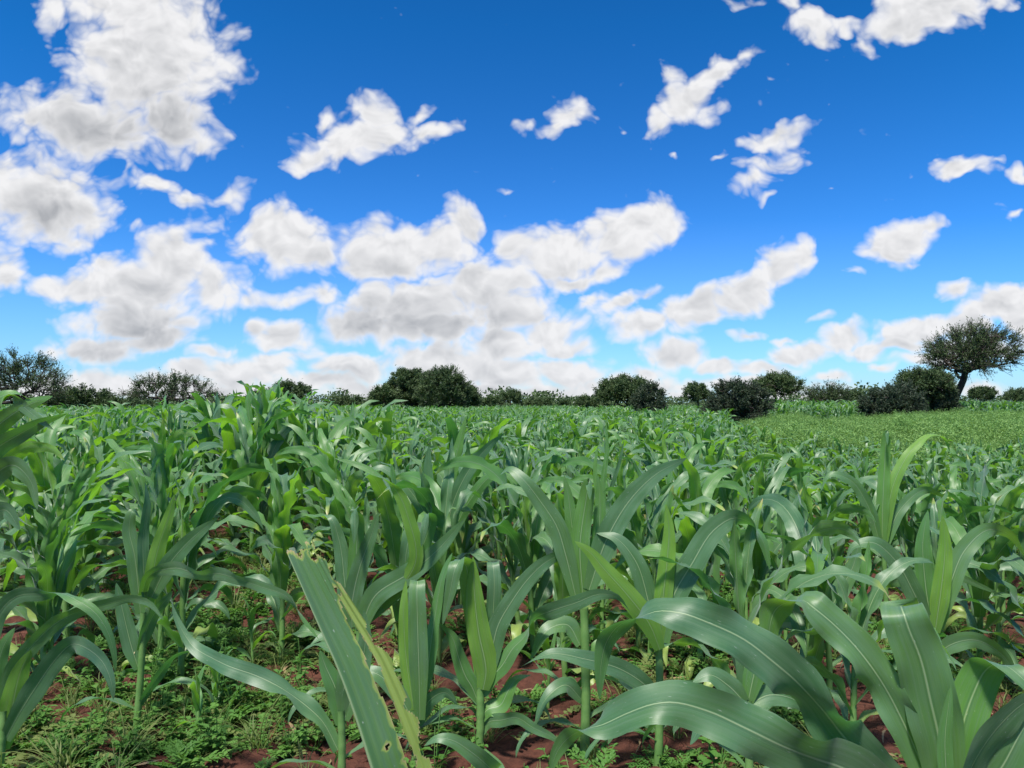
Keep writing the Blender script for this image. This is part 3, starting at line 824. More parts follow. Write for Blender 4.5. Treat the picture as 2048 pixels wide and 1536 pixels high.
hero('maize plant with a bright torn blade leaning across its dark neighbours', (1312, 3.2), (1318, 1290), [
 (.045, [(1320,1300,-.1,180),(1300,1250,-.12,180),(1255,1190,-.14,180),(1210,1140,-.14,180),(1180,1105,-.14,180),(1149,1082,-.14,180)], dict(young=True)),
 (.041, [(1322,1280,0,175),(1326,1195,0,170),(1334,1122,0,170),(1338,1060,0,170),(1332,1008,0,170)], dict(young=True)),
 (.055, [(1326,1285,0,0),(1335,1225,0,0),(1350,1185,0,0),(1383,1129,0,0),(1428,1060,0,0),(1468,1036,0,20),(1500,1046,.02,70),(1525,1080,.03,140),(1540,1140,.04,170)]),
 (.045, [(1312,1285,.03,0),(1296,1200,.05,0),(1270,1120,.06,0),(1230,1075,.08,20),(1192,1066,.1,50)]),
 (.042, [(1316,1400,0,0),(1290,1370,-.03,0),(1240,1338,-.06,0),(1170,1318,-.1,10),(1100,1308,-.12,40),(1038,1335,-.14,100)]),
 (.038, [(1314,1430,0,20),(1340,1390,0,20),(1385,1375,0,30),(1430,1400,0,50),(1450,1450,0,60)]),
 (.034, [(1310,1460,0,0),(1282,1430,0,0),(1240,1440,0,20),(1215,1490,0,40)]),
], .018, 11, LOW)

hero('maize plant with one broad spear-shaped blade standing clear above the big waxy leaves', (1652, 3.9), (1655, 1270), [
 (.050, [(1656,1275,0,0),(1664,1216,0,0),(1684,1174,0,0),(1706,1133,0,0),(1720,1074,0,0)]),
 (.036, [(1650,1275,0,180),(1632,1200,0,180),(1600,1140,0,170),(1580,1080,0,170)]),
 (.034, [(1655,1275,.02,180),(1648,1180,.02,180),(1652,1100,.02,180),(1650,1040,.02,180)]),
 (.036, [(1660,1290,0,180),(1700,1240,0,170),(1735,1202,0,150),(1767,1171,0,80),(1798,1160,0,20),(1854,1147,0,10),(1906,1150,-.05,10),(1959,1171,-.1,20),(2006,1192,-.15,30)]),
 (.036, [(1650,1300,0,10),(1600,1250,0,20),(1550,1250,0,40),(1510,1290,0,60)]),
], .016, 12, LOW)

hero('maize plant with wide overlapping blades filling the gap behind the big waxy blades', (1860, 3.6), (1868, 1260), [
 (.046, [(1866,1265,0,180),(1850,1160,0,180),(1846,1080,0,175),(1856,1020,0,170)]),
 (.046, [(1872,1265,0,0),(1900,1170,0,0),(1930,1100,0,0),(1975,1060,0,15),(2020,1070,.03,40),(2055,1120,.05,60)]),
 (.044, [(1862,1265,0,0),(1825,1180,0,0),(1790,1120,0,10),(1745,1085,0,20),(1705,1095,0,50),(1690,1130,0,70)]),
 (.042, [(1870,1265,-.03,180),(1882,1180,-.04,180),(1890,1090,-.04,180),(1885,1030,-.04,180)], dict(young=True)),
 (.042, [(1866,1320,0,0),(1900,1290,-.03,10),(1950,1280,-.06,20),(2005,1310,-.08,30),(2040,1370,-.1,40)]),
 (.042, [(1862,1330,0,0),(1820,1280,0,10),(1770,1265,0,30),(1725,1300,0,50)]),
], .018, 18, LOW)

hero('maize plant with low dark blades in the shade between the two long waxy blades', (1490, 2.75), (1494, 1400), [
 (.038, [(1496,1405,0,180),(1510,1340,0,175),(1530,1270,0,175),(1545,1215,0,170)]),
 (.040, [(1490,1405,0,0),(1455,1370,0,0),(1420,1350,0,20),(1385,1365,0,40)]),
 (.040, [(1498,1410,0,0),(1540,1390,0,0),(1590,1400,-.03,20),(1630,1440,-.05,40)]),
 (.036, [(1492,1450,0,0),(1450,1430,0,10),(1410,1445,0,30),(1380,1490,0,40)]),
 (.034, [(1494,1400,.02,0),(1488,1330,.02,0),(1470,1270,.02,10)]),
], .016, 19, LOW)

hero('maize plant whose dark pointed tips stand up highest against the sky', (505, 9.0), (505, 905), [
 (.045, [(504,905,0,180),(499,840,0,170),(496,795,0,150),(507,764,0,120)]),
 (.045, [(507,905,0,180),(520,840,0,170),(532,800,0,150),(545,776,0,120),(552,792,0,60)]),
 (.050, [(500,905,0,0),(480,850,0,0),(462,818,0,20),(440,812,0,40),(425,835,0,60)]),
 (.050, [(508,905,0,0),(540,860,0,0),(575,845,0,20),(600,870,0,40)]),
 (.050, [(502,930,0,0),(470,890,0,0),(440,885,0,20),(420,920,0,40)]),
], .018, 20, ())

hero('tall dark maize plant leaning in at the left edge above its neighbours', (-70, 2.6), (-62, 1010), [
 (.038, [(-60,1010,0,180),(-30,880,0,180),(20,832,0,180),(65,806,0,170),(106,792,0,160)]),
 (.036, [(-60,1000,0,20),(-15,905,0,20),(40,868,0,20),(90,842,0,40),(136,826,0,60)]),
 (.030, [(-60,990,0,180),(-40,860,0,180),(-5,800,0,150),(20,790,0,90),(45,812,0,20),(80,840,0,10),(108,860,0,20)]),
 (.034, [(-64,1020,0,180),(-70,900,0,180),(-30,815,0,160),(30,786,0,120),(62,800,0,60)]),
 (.040, [(-60,1060,0,0),(-20,960,0,0),(25,930,0,20),(60,960,0,40),(75,1020,0,40)]),
 (.040, [(-66,1100,0,0),(-30,1040,0,0),(10,1020,0,20),(40,1060,0,30)]),
], .018, 13, LOW)

hero('maize plant with a pale blade cut square at its top before the weedy patch', (1768, 4.8), (1766, 1090), [
 (.040, [(1764,1090,0,180),(1766,1000,0,180),(1771,900,0,180),(1773,868,-.02,150),(1774,864,-.05,60),(1775,890,-.07,0)]),
 (.038, [(1768,1090,0,180),(1790,960,0,180),(1828,895,0,150),(1866,868,0,110),(1890,878,0,60),(1900,905,0,30)], dict(young=True)),
 (.036, [(1762,1095,0,0),(1735,1010,0,0),(1700,960,0,10),(1660,950,0,40),(1640,985,0,60)]),
 (.038, [(1770,1095,.02,0),(1800,1020,.02,0),(1850,980,.02,20),(1900,1000,.02,50)]),
], .016, 14, LOW)

hero('maize plant whose tall pointed blade tops the centre of the crop', (884, 4.9), (886, 1090), [
 (.046, [(882,1095,0,180),(895,980,0,180),(915,900,0,180),(932,832,0,180)]),
 (.050, [(890,1090,0,0),(905,1010,0,0),(935,945,0,0),(975,895,0,20),(1010,865,.05,45)]),
 (.045, [(880,1090,0,0),(862,1010,0,0),(856,940,0,0),(858,890,0,0)]),
 (.042, [(892,1095,0,180),(940,1000,0,180),(985,950,-.02,150),(1005,945,-.05,60),(1010,990,-.07,0)]),
 (.040, [(878,1095,.02,0),(840,1010,.02,0),(800,960,.02,10),(755,935,.02,40),(725,960,.02,60)]),
], .018, 15, LOW)

hero('maize plant with a dark narrow whorl shredded by insects, standing among paler plants', (1213, 5.6), (1212, 1060), [
 (.022, [(1212,1060,0,180),(1206,970,0,180),(1214,900,0,180),(1212,842,0,180)]),
 (.020, [(1214,1060,0,0),(1222,980,0,20),(1240,920,0,20),(1248,880,0,30)]),
 (.022, [(1210,1062,0,180),(1195,990,0,180),(1190,930,0,170),(1196,890,0,170)]),
 (.020, [(1215,1062,0,0),(1235,1010,0,10),(1262,985,0,20),(1280,1000,0,40)]),
], .015, 16, LOW)

def seedling(label, px, py, H, seed):
    v = uv_of(px, py)
    Y = -CAM_H / v[1]
    X = v[0] * Y
    root = empty('maize_seedling', (X, Y, float(ground_z(X, Y))))
    tag(root, label, 'maize seedling', 'maize seedlings')
    st, lv = plant_parts(seed, H, 6, 1.5)
    put('stalk', st.mesh('stalk', M_STALK), root)
    for g in lv:
        put('leaf', g.mesh('leaf', M_YELLOW_LIT), root)
seedling('short maize seedling among weeds under the long outstretched blade', 394, 1478, .36, 71)
seedling('smaller maize seedling right of the short one, its blades bent over', 432, 1430, .33, 72)
seedling('maize seedling at the back of the weedy gap', 505, 1345, .42, 73)
seedling('maize seedling between the thick stalk and the yellow-green plant', 1095, 1420, .40, 74)
seedling('maize seedling on bare soil left of the big waxy blades', 1190, 1370, .34, 75)

# ------------------------------------------------------------------ the rest of the crop
def pix(x, y):
    return 1024 + x / y * FPX

def plant_height(x, y):
    u = x / y
    left = np.clip((-0.10 - u) / 0.25, 0, 1)
    h = 1.06 + 0.12 * left * np.clip((y - 3.5) / 2, 0, 1) + 0.10 * np.clip(1 - abs(u + .06) / .15, 0, 1) * (y < 8)
    stand = np.exp(-((u + 0.32) / 0.14) ** 2) * np.clip((y - 6.5) / 1.5, 0, 1) * np.clip((26 - y) / 10, 0, 1)
    h = h + 0.36 * stand
    h = h + 0.45 * np.clip((u - .27) / .05, 0, 1) * np.clip((y - 45) / 3, 0, 1)
    h = h - 0.08 * np.clip((u - .25) / .2, 0, 1) - 0.20 * np.clip((u - .22) / .12, 0, 1) * np.clip((y - 6) / 3, 0, 1) * np.clip((30 - y) / 8, 0, 1)
    return h

def in_patch(x, y):
    """the open patch of tall weeds between the crop and the big acacia"""
    u = x / y
    front = 13.5 + 3.0 * np.clip((0.62 - u) / .3, 0, 1.2) + 1.0 * math.sin(x * .9)
    return u > 0.280 + 0.10 * np.clip((20 - y) / 8, 0, 1) and front < y < (50.5 if .44 < u < .585 else 46)

def open_lane(x, y):
    p = pix(x, y)
    if y < 3.7 and not (p > 1330 and y > 3.0):
        return True
    if 415 < p < 565 and y < 6.8: return True           # weedy gap left of the middle
    if y < 4.3 and (430 < p < 640 or 960 < p < 1120): return True
    return False

HEROES = [(o.location.x, o.location.y) for o in scene.objects if o.name.startswith('maize_plant')]
ROW_A = R(24)
def crop_spots(y0, y1, du=0.66, dv=0.34, side=0.86, jit=0.10):
    out = []
    n = int(y1 * 1.6 / min(du, dv)) + 4
    for i in range(-int(y1 * 1.5 / du), int(y1 * 1.7 / du)):
        for j in range(-int(y1 * 1.5 / dv), int(y1 * 1.7 / dv)):
            a, b = i * du, j * dv
            x = a * math.cos(ROW_A) - b * math.sin(ROW_A)
            y = a * math.sin(ROW_A) + b * math.cos(ROW_A)
            if y0 - .3 < y < y1 + .3 and abs(x) < y * side + 1.0:
                x += random.gauss(0, jit); y += random.gauss(0, jit)
                if y0 < y < y1:
                    out.append((x, y))
    return out

ZONES = [  # (name of the group, label true of all its members)
 ('maize plants in the low rows on the left', 'knee-high to chest-high maize plant among its like in the rows left of the weedy gap'),
 ('maize plants in the tall dark stand', 'maize plant of the tall dark stand rising towards the skyline left of the middle'),
 ('maize plants in the middle rows', 'maize plant with arching grey-green blades crowded among others in the middle of the crop'),
 ('maize plants in the bright rows', 'maize plant of the bright yellow-green rows on the right before the weedy patch'),
]
def zone_of(x, y):
    u = x / y
    if u < -0.13:
        return 1 if (y > 6.6 and -0.48 < u) else 0
    return 2 if u < 0.20 else 3

def build_crop():
    spots = [s for s in crop_spots(3.0, 15.0) if not open_lane(*s) and not in_patch(*s) and abs(s[0]) < s[1] * 0.70 + .25
             and min(math.hypot(s[0] - hx, s[1] - hy) for hx, hy in HEROES) > .30]
    spots = [s for s in spots if not (2.9 < s[1] < 6.0 and random.random() < ((.12 if pix(*s) < 1250 else 0) if s[1] < 5 else .08))]
    spots.sort(key=lambda s: s[1])
    near, mid = spots[:112], spots[112:300 - len(HEROES)]
    rest = spots[300 - len(HEROES):]
    protos = []
    for k in range(9):
        st, lv = plant_parts(900 + k * 7, 1.0, 10 + k % 3, 1.5)
        protos.append((st.mesh('stalk', M_STALK), [g.mesh('leaf', M_YELLOW_LIT if g.young else M_LEAF) for g in lv]))
    roots = {}
    for i, (x, y) in enumerate(near):
        k = random.randrange(len(protos))
        H = plant_height(x, y) * random.uniform(.86, 1.12)
        gname, label = ZONES[zone_of(x, y)]
        loc = (x, y, float(ground_z(x, y)))
        if k not in roots:
            root = empty('maize_plant', loc, random.random() * 6.28, H)
            put('stalk', protos[k][0], root)
            for me in protos[k][1]:
                put('leaf', me, root)
            roots[k] = root
        else:
            src = roots[k]
            root = src.copy(); COL.objects.link(root)
            root.location, root.rotation_euler, root.scale = loc, (random.gauss(0, .04), random.gauss(0, .04), random.random() * 6.28), (H, H, H)
            for ch in list(src.children):
                c = ch.copy(); COL.objects.link(c); c.parent = root
        tag(root, label, 'maize plant', gname)
    welded = []
    for k in range(8):
        st, lv = plant_parts(300 + k * 13, 1.0, 10 + k % 2, 1.0)
        welded.append(weld(st, lv).mesh('maize_plant', [M_LEAF, M_YELLOW_LIT]))
    src = []
    for i, (x, y) in enumerate(mid):
        k = i % 8
        o = put('maize_plant', welded[k])
        H = plant_height(x, y) * random.uniform(.86, 1.12)
        o.location, o.rotation_euler, o.scale = (x, y, float(ground_z(x, y))), (0, 0, random.random() * 6.28), (H, H, H)
        gname, label = ZONES[zone_of(x, y)]
        tag(o, label, 'maize plant', gname)
        if i < 8:
            src.append(o)
    # all the maize beyond: one mass nobody could count
    far = rest + [s for s in crop_spots(15.0, 34.0, .68, .36) if not in_patch(*s)]
    far += [s for s in crop_spots(34.0, 62.0, .8, .5) if not in_patch(*s)]
    far += [s for s in crop_spots(62.0, 125.0, 1.15, .9) if not in_patch(*s)]
    P = np.array([(x, y, float(ground_z(x, y))) for x, y in far])
    S = np.array([plant_height(x, y) * random.uniform(.82, 1.14) for x, y in far])
    scatter('maize_field', P, S, src, tilt=.05, label='mass of distant maize running back to the line of acacias', cat='maize field')
    print('CROP', len(near), len(mid), len(far))

# ------------------------------------------------------------------ scattering (only for what nobody could count)
def scatter(name, P, S, sources, tilt=0.15, label=None, cat=None):
    n = len(P)
    me = bpy.data.meshes.new(name)
    me.vertices.add(n)
    me.vertices.foreach_set('co', np.asarray(P, float).ravel())
    rot = np.stack((RNG.normal(0, tilt, n), RNG.normal(0, tilt, n), RNG.random(n) * 6.283), -1)
    for nm, ty, arr in (('turn', 'FLOAT_VECTOR', rot), ('size', 'FLOAT', np.asarray(S, float)), ('pick', 'INT', RNG.integers(0, len(sources), n))):
        a = me.attributes.new(nm, ty, 'POINT')
        a.data.foreach_set('vector' if ty == 'FLOAT_VECTOR' else 'value', arr.ravel())
    o = put(name, me)
    tag(o, label, cat, kind='stuff')
    ng = bpy.data.node_groups.new(name, 'GeometryNodeTree')
    ng.interface.new_socket('Geometry', in_out='INPUT', socket_type='NodeSocketGeometry')
    ng.interface.new_socket('Geometry', in_out='OUTPUT', socket_type='NodeSocketGeometry')
    N, L = ng.nodes, ng.links
    gi, go = N.new('NodeGroupInput'), N.new('NodeGroupOutput')
    iop = N.new('GeometryNodeInstanceOnPoints')
    jn = N.new('GeometryNodeJoinGeometry')
    for s in sources:
        oi = N.new('GeometryNodeObjectInfo')
        oi.inputs['Object'].default_value = s
        oi.inputs['As Instance'].default_value = False
        g2 = N.new('GeometryNodeGeometryToInstance')
        L.new(oi.outputs['Geometry'], g2.inputs[0])
        L.new(g2.outputs[0], jn.inputs[0])
    def attr(nm, ty):
        a = N.new('GeometryNodeInputNamedAttribute'); a.data_type = ty
        a.inputs['Name'].default_value = nm
        return a.outputs['Attribute']
    L.new(gi.outputs[0], iop.inputs['Points'])
    L.new(jn.outputs[0], iop.inputs['Instance'])
    iop.inputs['Pick Instance'].default_value = True
    L.new(attr('pick', 'INT'), iop.inputs['Instance Index'])
    L.new(attr('turn', 'FLOAT_VECTOR'), iop.inputs['Rotation'])
    L.new(attr('size', 'FLOAT'), iop.inputs['Scale'])
    L.new(iop.outputs[0], go.inputs[0])
    md = o.modifiers.new('scatter', 'NODES')
    md.node_group = ng
    return o
build_crop()

# ------------------------------------------------------------------ acacias and bushes
def tree_geo(w, h, zb, depth, style, seed, lean=0.0, fork=0.35, n_att=110, twigs=9, leafn=9, leaf=0.10, tw_len=0.55, bare=0.0, top_pow=0.5):
    """crown W wide, from height ZB up to H; styles: umbrella, dome, bush. Returns trunk and crown geometry, root at the origin"""
    r = np.random.default_rng(seed)
    n_att, twigs = int(n_att * 1.7), max(5, int(twigs * .66))
    a, c = w / 2, (h - zb)
    pts = []
    lob = r.random(4) * 6.28
    while len(pts) < n_att:
        q = r.normal(0, 1, 3); q /= np.linalg.norm(q)
        rad = r.random() ** (1 / 2.1)
        q = q * rad
        if style == 'umbrella':
            zz = abs(q[2]) ** .8 if r.random() < .78 else -abs(q[2]) * .30
            z = zb + c * (.24 + .70 * zz)
        elif style == 'dome':
            z = zb + c * (.5 + .47 * q[2])
        else:
            z = zb + c * (.42 + .52 * q[2])
        lump = 1 + .13 * math.sin(3 * math.atan2(q[1], q[0]) + lob[0]) + .10 * math.sin(5 * math.atan2(q[1], q[0]) + lob[1] + 3 * q[2])
        x, y = q[0] * a * lump * .90, q[1] * depth / 2 * lump * .90
        pts.append((x + lean * max(0, z) , y, max(z, .15)))
    pts = np.array(pts)
    # skeleton: stems from the ground, then every point joined to the nearest wood already there
    nodes, par = [], []
    def add(p, q):
        nodes.append(np.asarray(p, float)); par.append(q); return len(nodes) - 1
    zf = max(zb * .9, h * .12) if style == 'umbrella' else h * .18 if style == 'dome' else .12
    stems = 1 if style == 'umbrella' else 2 if style == 'dome' else 6
    for s in range(stems):
        b = add((r.normal(0, .08 * stems), r.normal(0, .08 * stems), -.1), -1)
        k = b
        for f in (.35, .7, 1.0):
            k = add((nodes[b][0] * (1 - f) + lean * zf * f + r.normal(0, .035 * zf) + (s - (stems - 1) / 2) * .22 * f, nodes[b][1] + r.normal(0, .04 * zf), zf * f), k)
    root = np.array((lean * zf, 0, zf))
    for i in np.argsort(np.linalg.norm(pts - root, axis=1)):
        p = pts[i]
        A = np.array(nodes)
        d = np.linalg.norm(A - p, axis=1) + .25 * np.maximum(0, A[:, 2] - p[2])
        d[A[:, 2] < zf * .6] += 5
        k = int(np.argmin(d))
        m = (nodes[k] * .5 + p * .5) + r.normal(0, .10 * d[k] * .6, 3)
        m[2] -= .05 * d[k]
        k = add(m, k)
        add(p, k)
    n = len(nodes)
    load = np.ones(n)
    for i in range(n - 1, -1, -1):
        if par[i] >= 0: load[par[i]] += load[i]
    kids = np.zeros(n)
    for q in par:
        if q >= 0: kids[q] += 1
    r_tip = 0.007 + .0012 * h
    rad = r_tip * load ** .40
    wood, crown = Geo(), Geo()
    for i in range(n):
        q = par[i]
        if q < 0: continue
        v, f, u = tube([nodes[q], (nodes[q] + nodes[i]) / 2 + r.normal(0, .015, 3), nodes[i]], [rad[q] if load[q] < 3 * load[i] else rad[i] * 1.15, rad[i] * 1.05, rad[i]], 5)
        wood.add(v, f, u)
    # twigs and leaflets
    ctr = np.array((lean * (zb + c * .3), 0, zb + c * .25))
    LV, TV = [], []
    def spray(n, d, pull): return norm(r.normal(0, 1, (n, 3)) + d * pull)
    for i in range(n):
        if load[i] > 5: continue
        out = norm((nodes[i] - ctr) / np.array((a, depth / 2, c)))
        for _ in range(twigs):
            d = norm(out * .95 + r.normal(0, .50, 3) + np.array((0, 0, .28)))
            L = tw_len * r.uniform(.45, 1.25)
            p0, p1 = nodes[i], nodes[i] + d * L
            sd = norm(np.cross(d, r.normal(0, 1, 3))) * (.012 + .0012 * h)
            TV.append(np.stack((p0 - sd, p0 + sd, p1 + sd * .3, p1 - sd * .3)))
            if r.random() < bare: continue
            k = leafn
            tt = r.uniform(.12, 1.05, k)[:, None]
            pc = p0 + d * L * tt + r.normal(0, leaf * .55, (k, 3))
            e1 = spray(k, d, 1.5) * leaf * r.uniform(.5, 1.15, (k, 1))
            e2 = norm(np.cross(e1, r.normal(0, 1, (k, 3)))) * leaf * .24 * r.uniform(.7, 1.3, (k, 1))
            LV.append(np.stack((pc - e1, pc + e2, pc + e1, pc - e2), 1).reshape(-1, 3))
    T = np.concatenate(TV); wood.add(T, np.arange(len(T)).reshape(-1, 4))
    if LV:
        Lv = np.concatenate(LV); crown.add(Lv, np.arange(len(Lv)).reshape(-1, 4))
    return wood, crown

def tree(name, label, cat, x0, x1, ytop, ybot, Y, style, seed, mat=None, base_px=None, lean=0.0, group=None, **kw):
    xc = (x0 + x1) / 2
    bp = xc if base_px is None else base_px
    loc = at(bp, 805, Y)
    w = (x1 - x0) / FPX * Y
    h = at(xc, ytop, Y)[2]
    zb = max(0.05, at(xc, ybot, Y)[2])
    ln = ((xc - bp) / FPX * Y) / (zb + .4 * (h - zb)) if base_px is not None else lean
    z = float(ground_z(loc[0], Y))
    root = empty(name, (loc[0], Y, z))
    tag(root, label, cat, group)
    wood, crown = tree_geo(w, h, zb, w * .95, style, seed, ln, **kw)
    put('trunk', wood.mesh('trunk', M_BARK), root)
    put('crown', crown.mesh('crown', mat or M_CROWN, smooth=False), root)
    return root

def build_trees():
    t = tree
    t('acacia_bush', 'wiry round acacia with many bare twig ends at the left edge of the view', 'tree', -60, 138, 708, 805, 45, 'bush', 1, n_att=170, twigs=8, leafn=9, leaf=.075, tw_len=.7, bare=.08)
    t('bush', 'low dense dark bush between the wiry acacia and the flat umbrella acacia', 'bush', 78, 255, 780, 850, 50, 'bush', 2, n_att=120, twigs=12, leafn=14, leaf=.13)
    t('bush', 'low dark thicket at the foot of the feathery umbrella acacia, right of the dense bush', 'bush', 190, 330, 802, 850, 56, 'bush', 3, n_att=80, twigs=12, leafn=14, leaf=.13)
    t('acacia_tree', 'feathery umbrella acacia with sky showing through, rising behind the tall maize', 'tree', 248, 428, 752, 806, 50, 'umbrella', 4, n_att=130, twigs=8, leafn=7, leaf=.085, tw_len=.6, bare=.1)
    t('acacia_tree', 'small flat-topped dark acacia beyond the tall stand of maize', 'tree', 538, 626, 766, 798, 80, 'umbrella', 5, n_att=90, twigs=12, leafn=13, leaf=.14, tw_len=.5)
    t('bush', 'small round bush touching the flat-topped acacia on its left', 'bush', 500, 545, 781, 812, 85, 'bush', 6, n_att=40, twigs=10, leafn=12, leaf=.15)
    t('bush', 'long low dark bush left of the tall tree clump', 'bush', 655, 735, 795, 815, 85, 'bush', 7, n_att=50, twigs=10, leafn=12, leaf=.15)
    t('acacia_tree', 'dark spreading tree forming the low left wing of the tall clump', 'tree', 738, 800, 776, 818, 72, 'dome', 8, n_att=70, twigs=12, leafn=14, leaf=.15)
    t('acacia_tree', 'tall lumpy dark tree, the highest of the central clump', 'tree', 772, 868, 738, 822, 74, 'dome', 9, n_att=170, twigs=13, leafn=16, leaf=.15, tw_len=.5)
    t('acacia_tree', 'broad spiky-edged acacia in front of the tall lumpy tree', 'tree', 834, 940, 742, 824, 68, 'dome', 10, n_att=170, twigs=12, leafn=14, leaf=.13, tw_len=.75)
    t('acacia_tree', 'low dark tree closing the right end of the central clump', 'tree', 912, 958, 778, 822, 74, 'dome', 11, n_att=60, twigs=12, leafn=14, leaf=.15)
    t('small_tree', 'small round tree on a thin trunk in the gap right of the central clump', 'tree', 1000, 1042, 783, 806, 105, 'umbrella', 12, n_att=45, twigs=12, leafn=14, leaf=.17)
    t('bush', 'ragged dark bush just right of the central clump', 'bush', 955, 1008, 793, 822, 100, 'bush', 13, n_att=50, twigs=10, leafn=12, leaf=.18)
    t('bush', 'wide low bush between the small round tree and the open field', 'bush', 1040, 1112, 797, 818, 105, 'bush', 14, n_att=60, twigs=10, leafn=12, leaf=.18)
    t('bush', 'tiny lone dark bush on the skyline in the middle of the open field', 'bush', 1120, 1139, 802, 816, 110, 'bush', 15, n_att=22, twigs=10, leafn=12, leaf=.18)
    t('bush', 'jagged bush left of the big round-topped tree', 'bush', 1152, 1212, 796, 818, 82, 'bush', 16, n_att=50, twigs=10, leafn=12, leaf=.16)
    t('acacia_tree', 'big round-topped dark acacia with an upright bush before it', 'tree', 1192, 1312, 757, 815, 70, 'dome', 17, n_att=170, twigs=13, leafn=14, leaf=.14, tw_len=.6)
    t('bush', 'narrow upright dark bush with a tufted top, rooted in the maize', 'bush', 1268, 1326, 768, 845, 45, 'bush', 18, mat=M_SHRUB, n_att=110, twigs=11, leafn=12, leaf=.095, tw_len=.42)
    t('small_tree', 'round open tree standing alone on the far side of the field', 'tree', 1366, 1424, 769, 802, 100, 'umbrella', 19, n_att=70, twigs=11, leafn=11, leaf=.17, tw_len=.6)
    t('bush', 'tall bluish-dark bush with many bare stems showing at its foot', 'bush', 1428, 1532, 759, 850, 40, 'bush', 20, mat=M_SHRUB, n_att=190, twigs=11, leafn=11, leaf=.085, tw_len=.5, base_px=1492)
    t('bush', 'low leafy side bush leaning out of the tall bluish-dark bush', 'bush', 1405, 1462, 795, 845, 41, 'bush', 21, mat=M_SHRUB, n_att=60, twigs=11, leafn=11, leaf=.085, tw_len=.45)
    t('acacia_tree', 'flat-topped acacia spreading out behind the tall bluish-dark bush', 'tree', 1500, 1604, 751, 790, 62, 'umbrella', 22, n_att=130, twigs=11, leafn=11, leaf=.12, tw_len=.55, base_px=1545)
    t('bush', 'thin spiky acacia bush with pale sky behind its twigs', 'bush', 1612, 1692, 771, 816, 68, 'bush', 23, n_att=110, twigs=9, leafn=8, leaf=.10, tw_len=.85)
    t('bush', 'small dense bush between the spiky bush and the leafy thicket', 'bush', 1682, 1730, 785, 814, 75, 'bush', 24, n_att=40, twigs=12, leafn=13, leaf=.14)
    t('bush', 'leafy grey-green thicket at the left foot of the leaning acacia', 'bush', 1728, 1846, 769, 842, 47, 'bush', 25, mat=M_SHRUB, n_att=190, twigs=11, leafn=12, leaf=.10, tw_len=.5)
    t('acacia_tree', 'low rounded acacia tucked under the crown of the leaning acacia', 'tree', 1795, 1900, 744, 802, 50, 'dome', 26, n_att=190, twigs=11, leafn=11, leaf=.11, tw_len=.55)
    t('acacia_tree', 'great leaning acacia with a windswept umbrella crown above the thickets', 'tree', 1852, 2030, 658, 748, 51, 'umbrella', 27, n_att=235, twigs=11, leafn=9, leaf=.080, tw_len=.95, base_px=1893)
    t('bush', 'dark creeper-like bush climbing the trunk of the leaning acacia', 'bush', 1868, 1916, 782, 840, 49.5, 'bush', 28, mat=M_SHRUB, n_att=110, twigs=12, leafn=12, leaf=.11, tw_len=.4)
    t('small_tree', 'far round tree seen low under the right side of the leaning crown', 'tree', 1940, 1990, 776, 804, 105, 'dome', 29, n_att=50, twigs=11, leafn=12, leaf=.18)
    t('bush', 'far pale-topped bush at the right edge of the view', 'bush', 2000, 2075, 778, 812, 100, 'bush', 30, n_att=70, twigs=10, leafn=10, leaf=.17)
    # the far wood on the horizon reads as one mass
    r = np.random.default_rng(5)
    g = Geo()
    LV = []
    for px in np.arange(-260, 2330, 4.0):
        Y = 150 + 25 * math.sin(px * .01) + r.uniform(-18, 18)
        hh = (1.6 + 2.6 * float(vnoise(np.array([px * .022]), np.array([2.0]), 4)[0]) ** 2 + 1.0 * r.random())
        c = at(px, 805, Y)
        k = 46
        pc = np.stack((c[0] + r.normal(0, .9, k), Y + r.normal(0, .8, k), hh * r.random(k) ** .6), -1)
        e1 = norm(r.normal(0, 1, (k, 3))) * .30 * r.uniform(.5, 1.3, (k, 1))
        e2 = norm(np.cross(e1, r.normal(0, 1, (k, 3)))) * .17
        LV.append(np.stack((pc - e1, pc + e2, pc + e1, pc - e2), 1).reshape(-1, 3))
    V = np.concatenate(LV)
    g.add(V, np.arange(len(V)).reshape(-1, 4))
    tag(put('far_woodland', g.mesh('far_woodland', M_CROWN, smooth=False)), 'low dark line of far bush along the horizon', 'woodland', kind='stuff')

# ------------------------------------------------------------------ weeds
def oval(c, d, up, L, W, droop=.3):
    """a small oval leaf as 2 x 2 quads with a fold"""
    d = norm(d); s = norm(np.cross(d, up)); n = np.cross(s, d)
    P = []
    for t, w in ((0, .12), (.3, .9), (.65, .85), (1, .06)):
        m = c + d * L * t - np.array((0, 0, 1.0)) * droop * L * t * t
        P += [m - s * W * w + n * W * w * .35, m, m + s * W * w + n * W * w * .35]
    return np.array(P), grid_faces(4, 3)

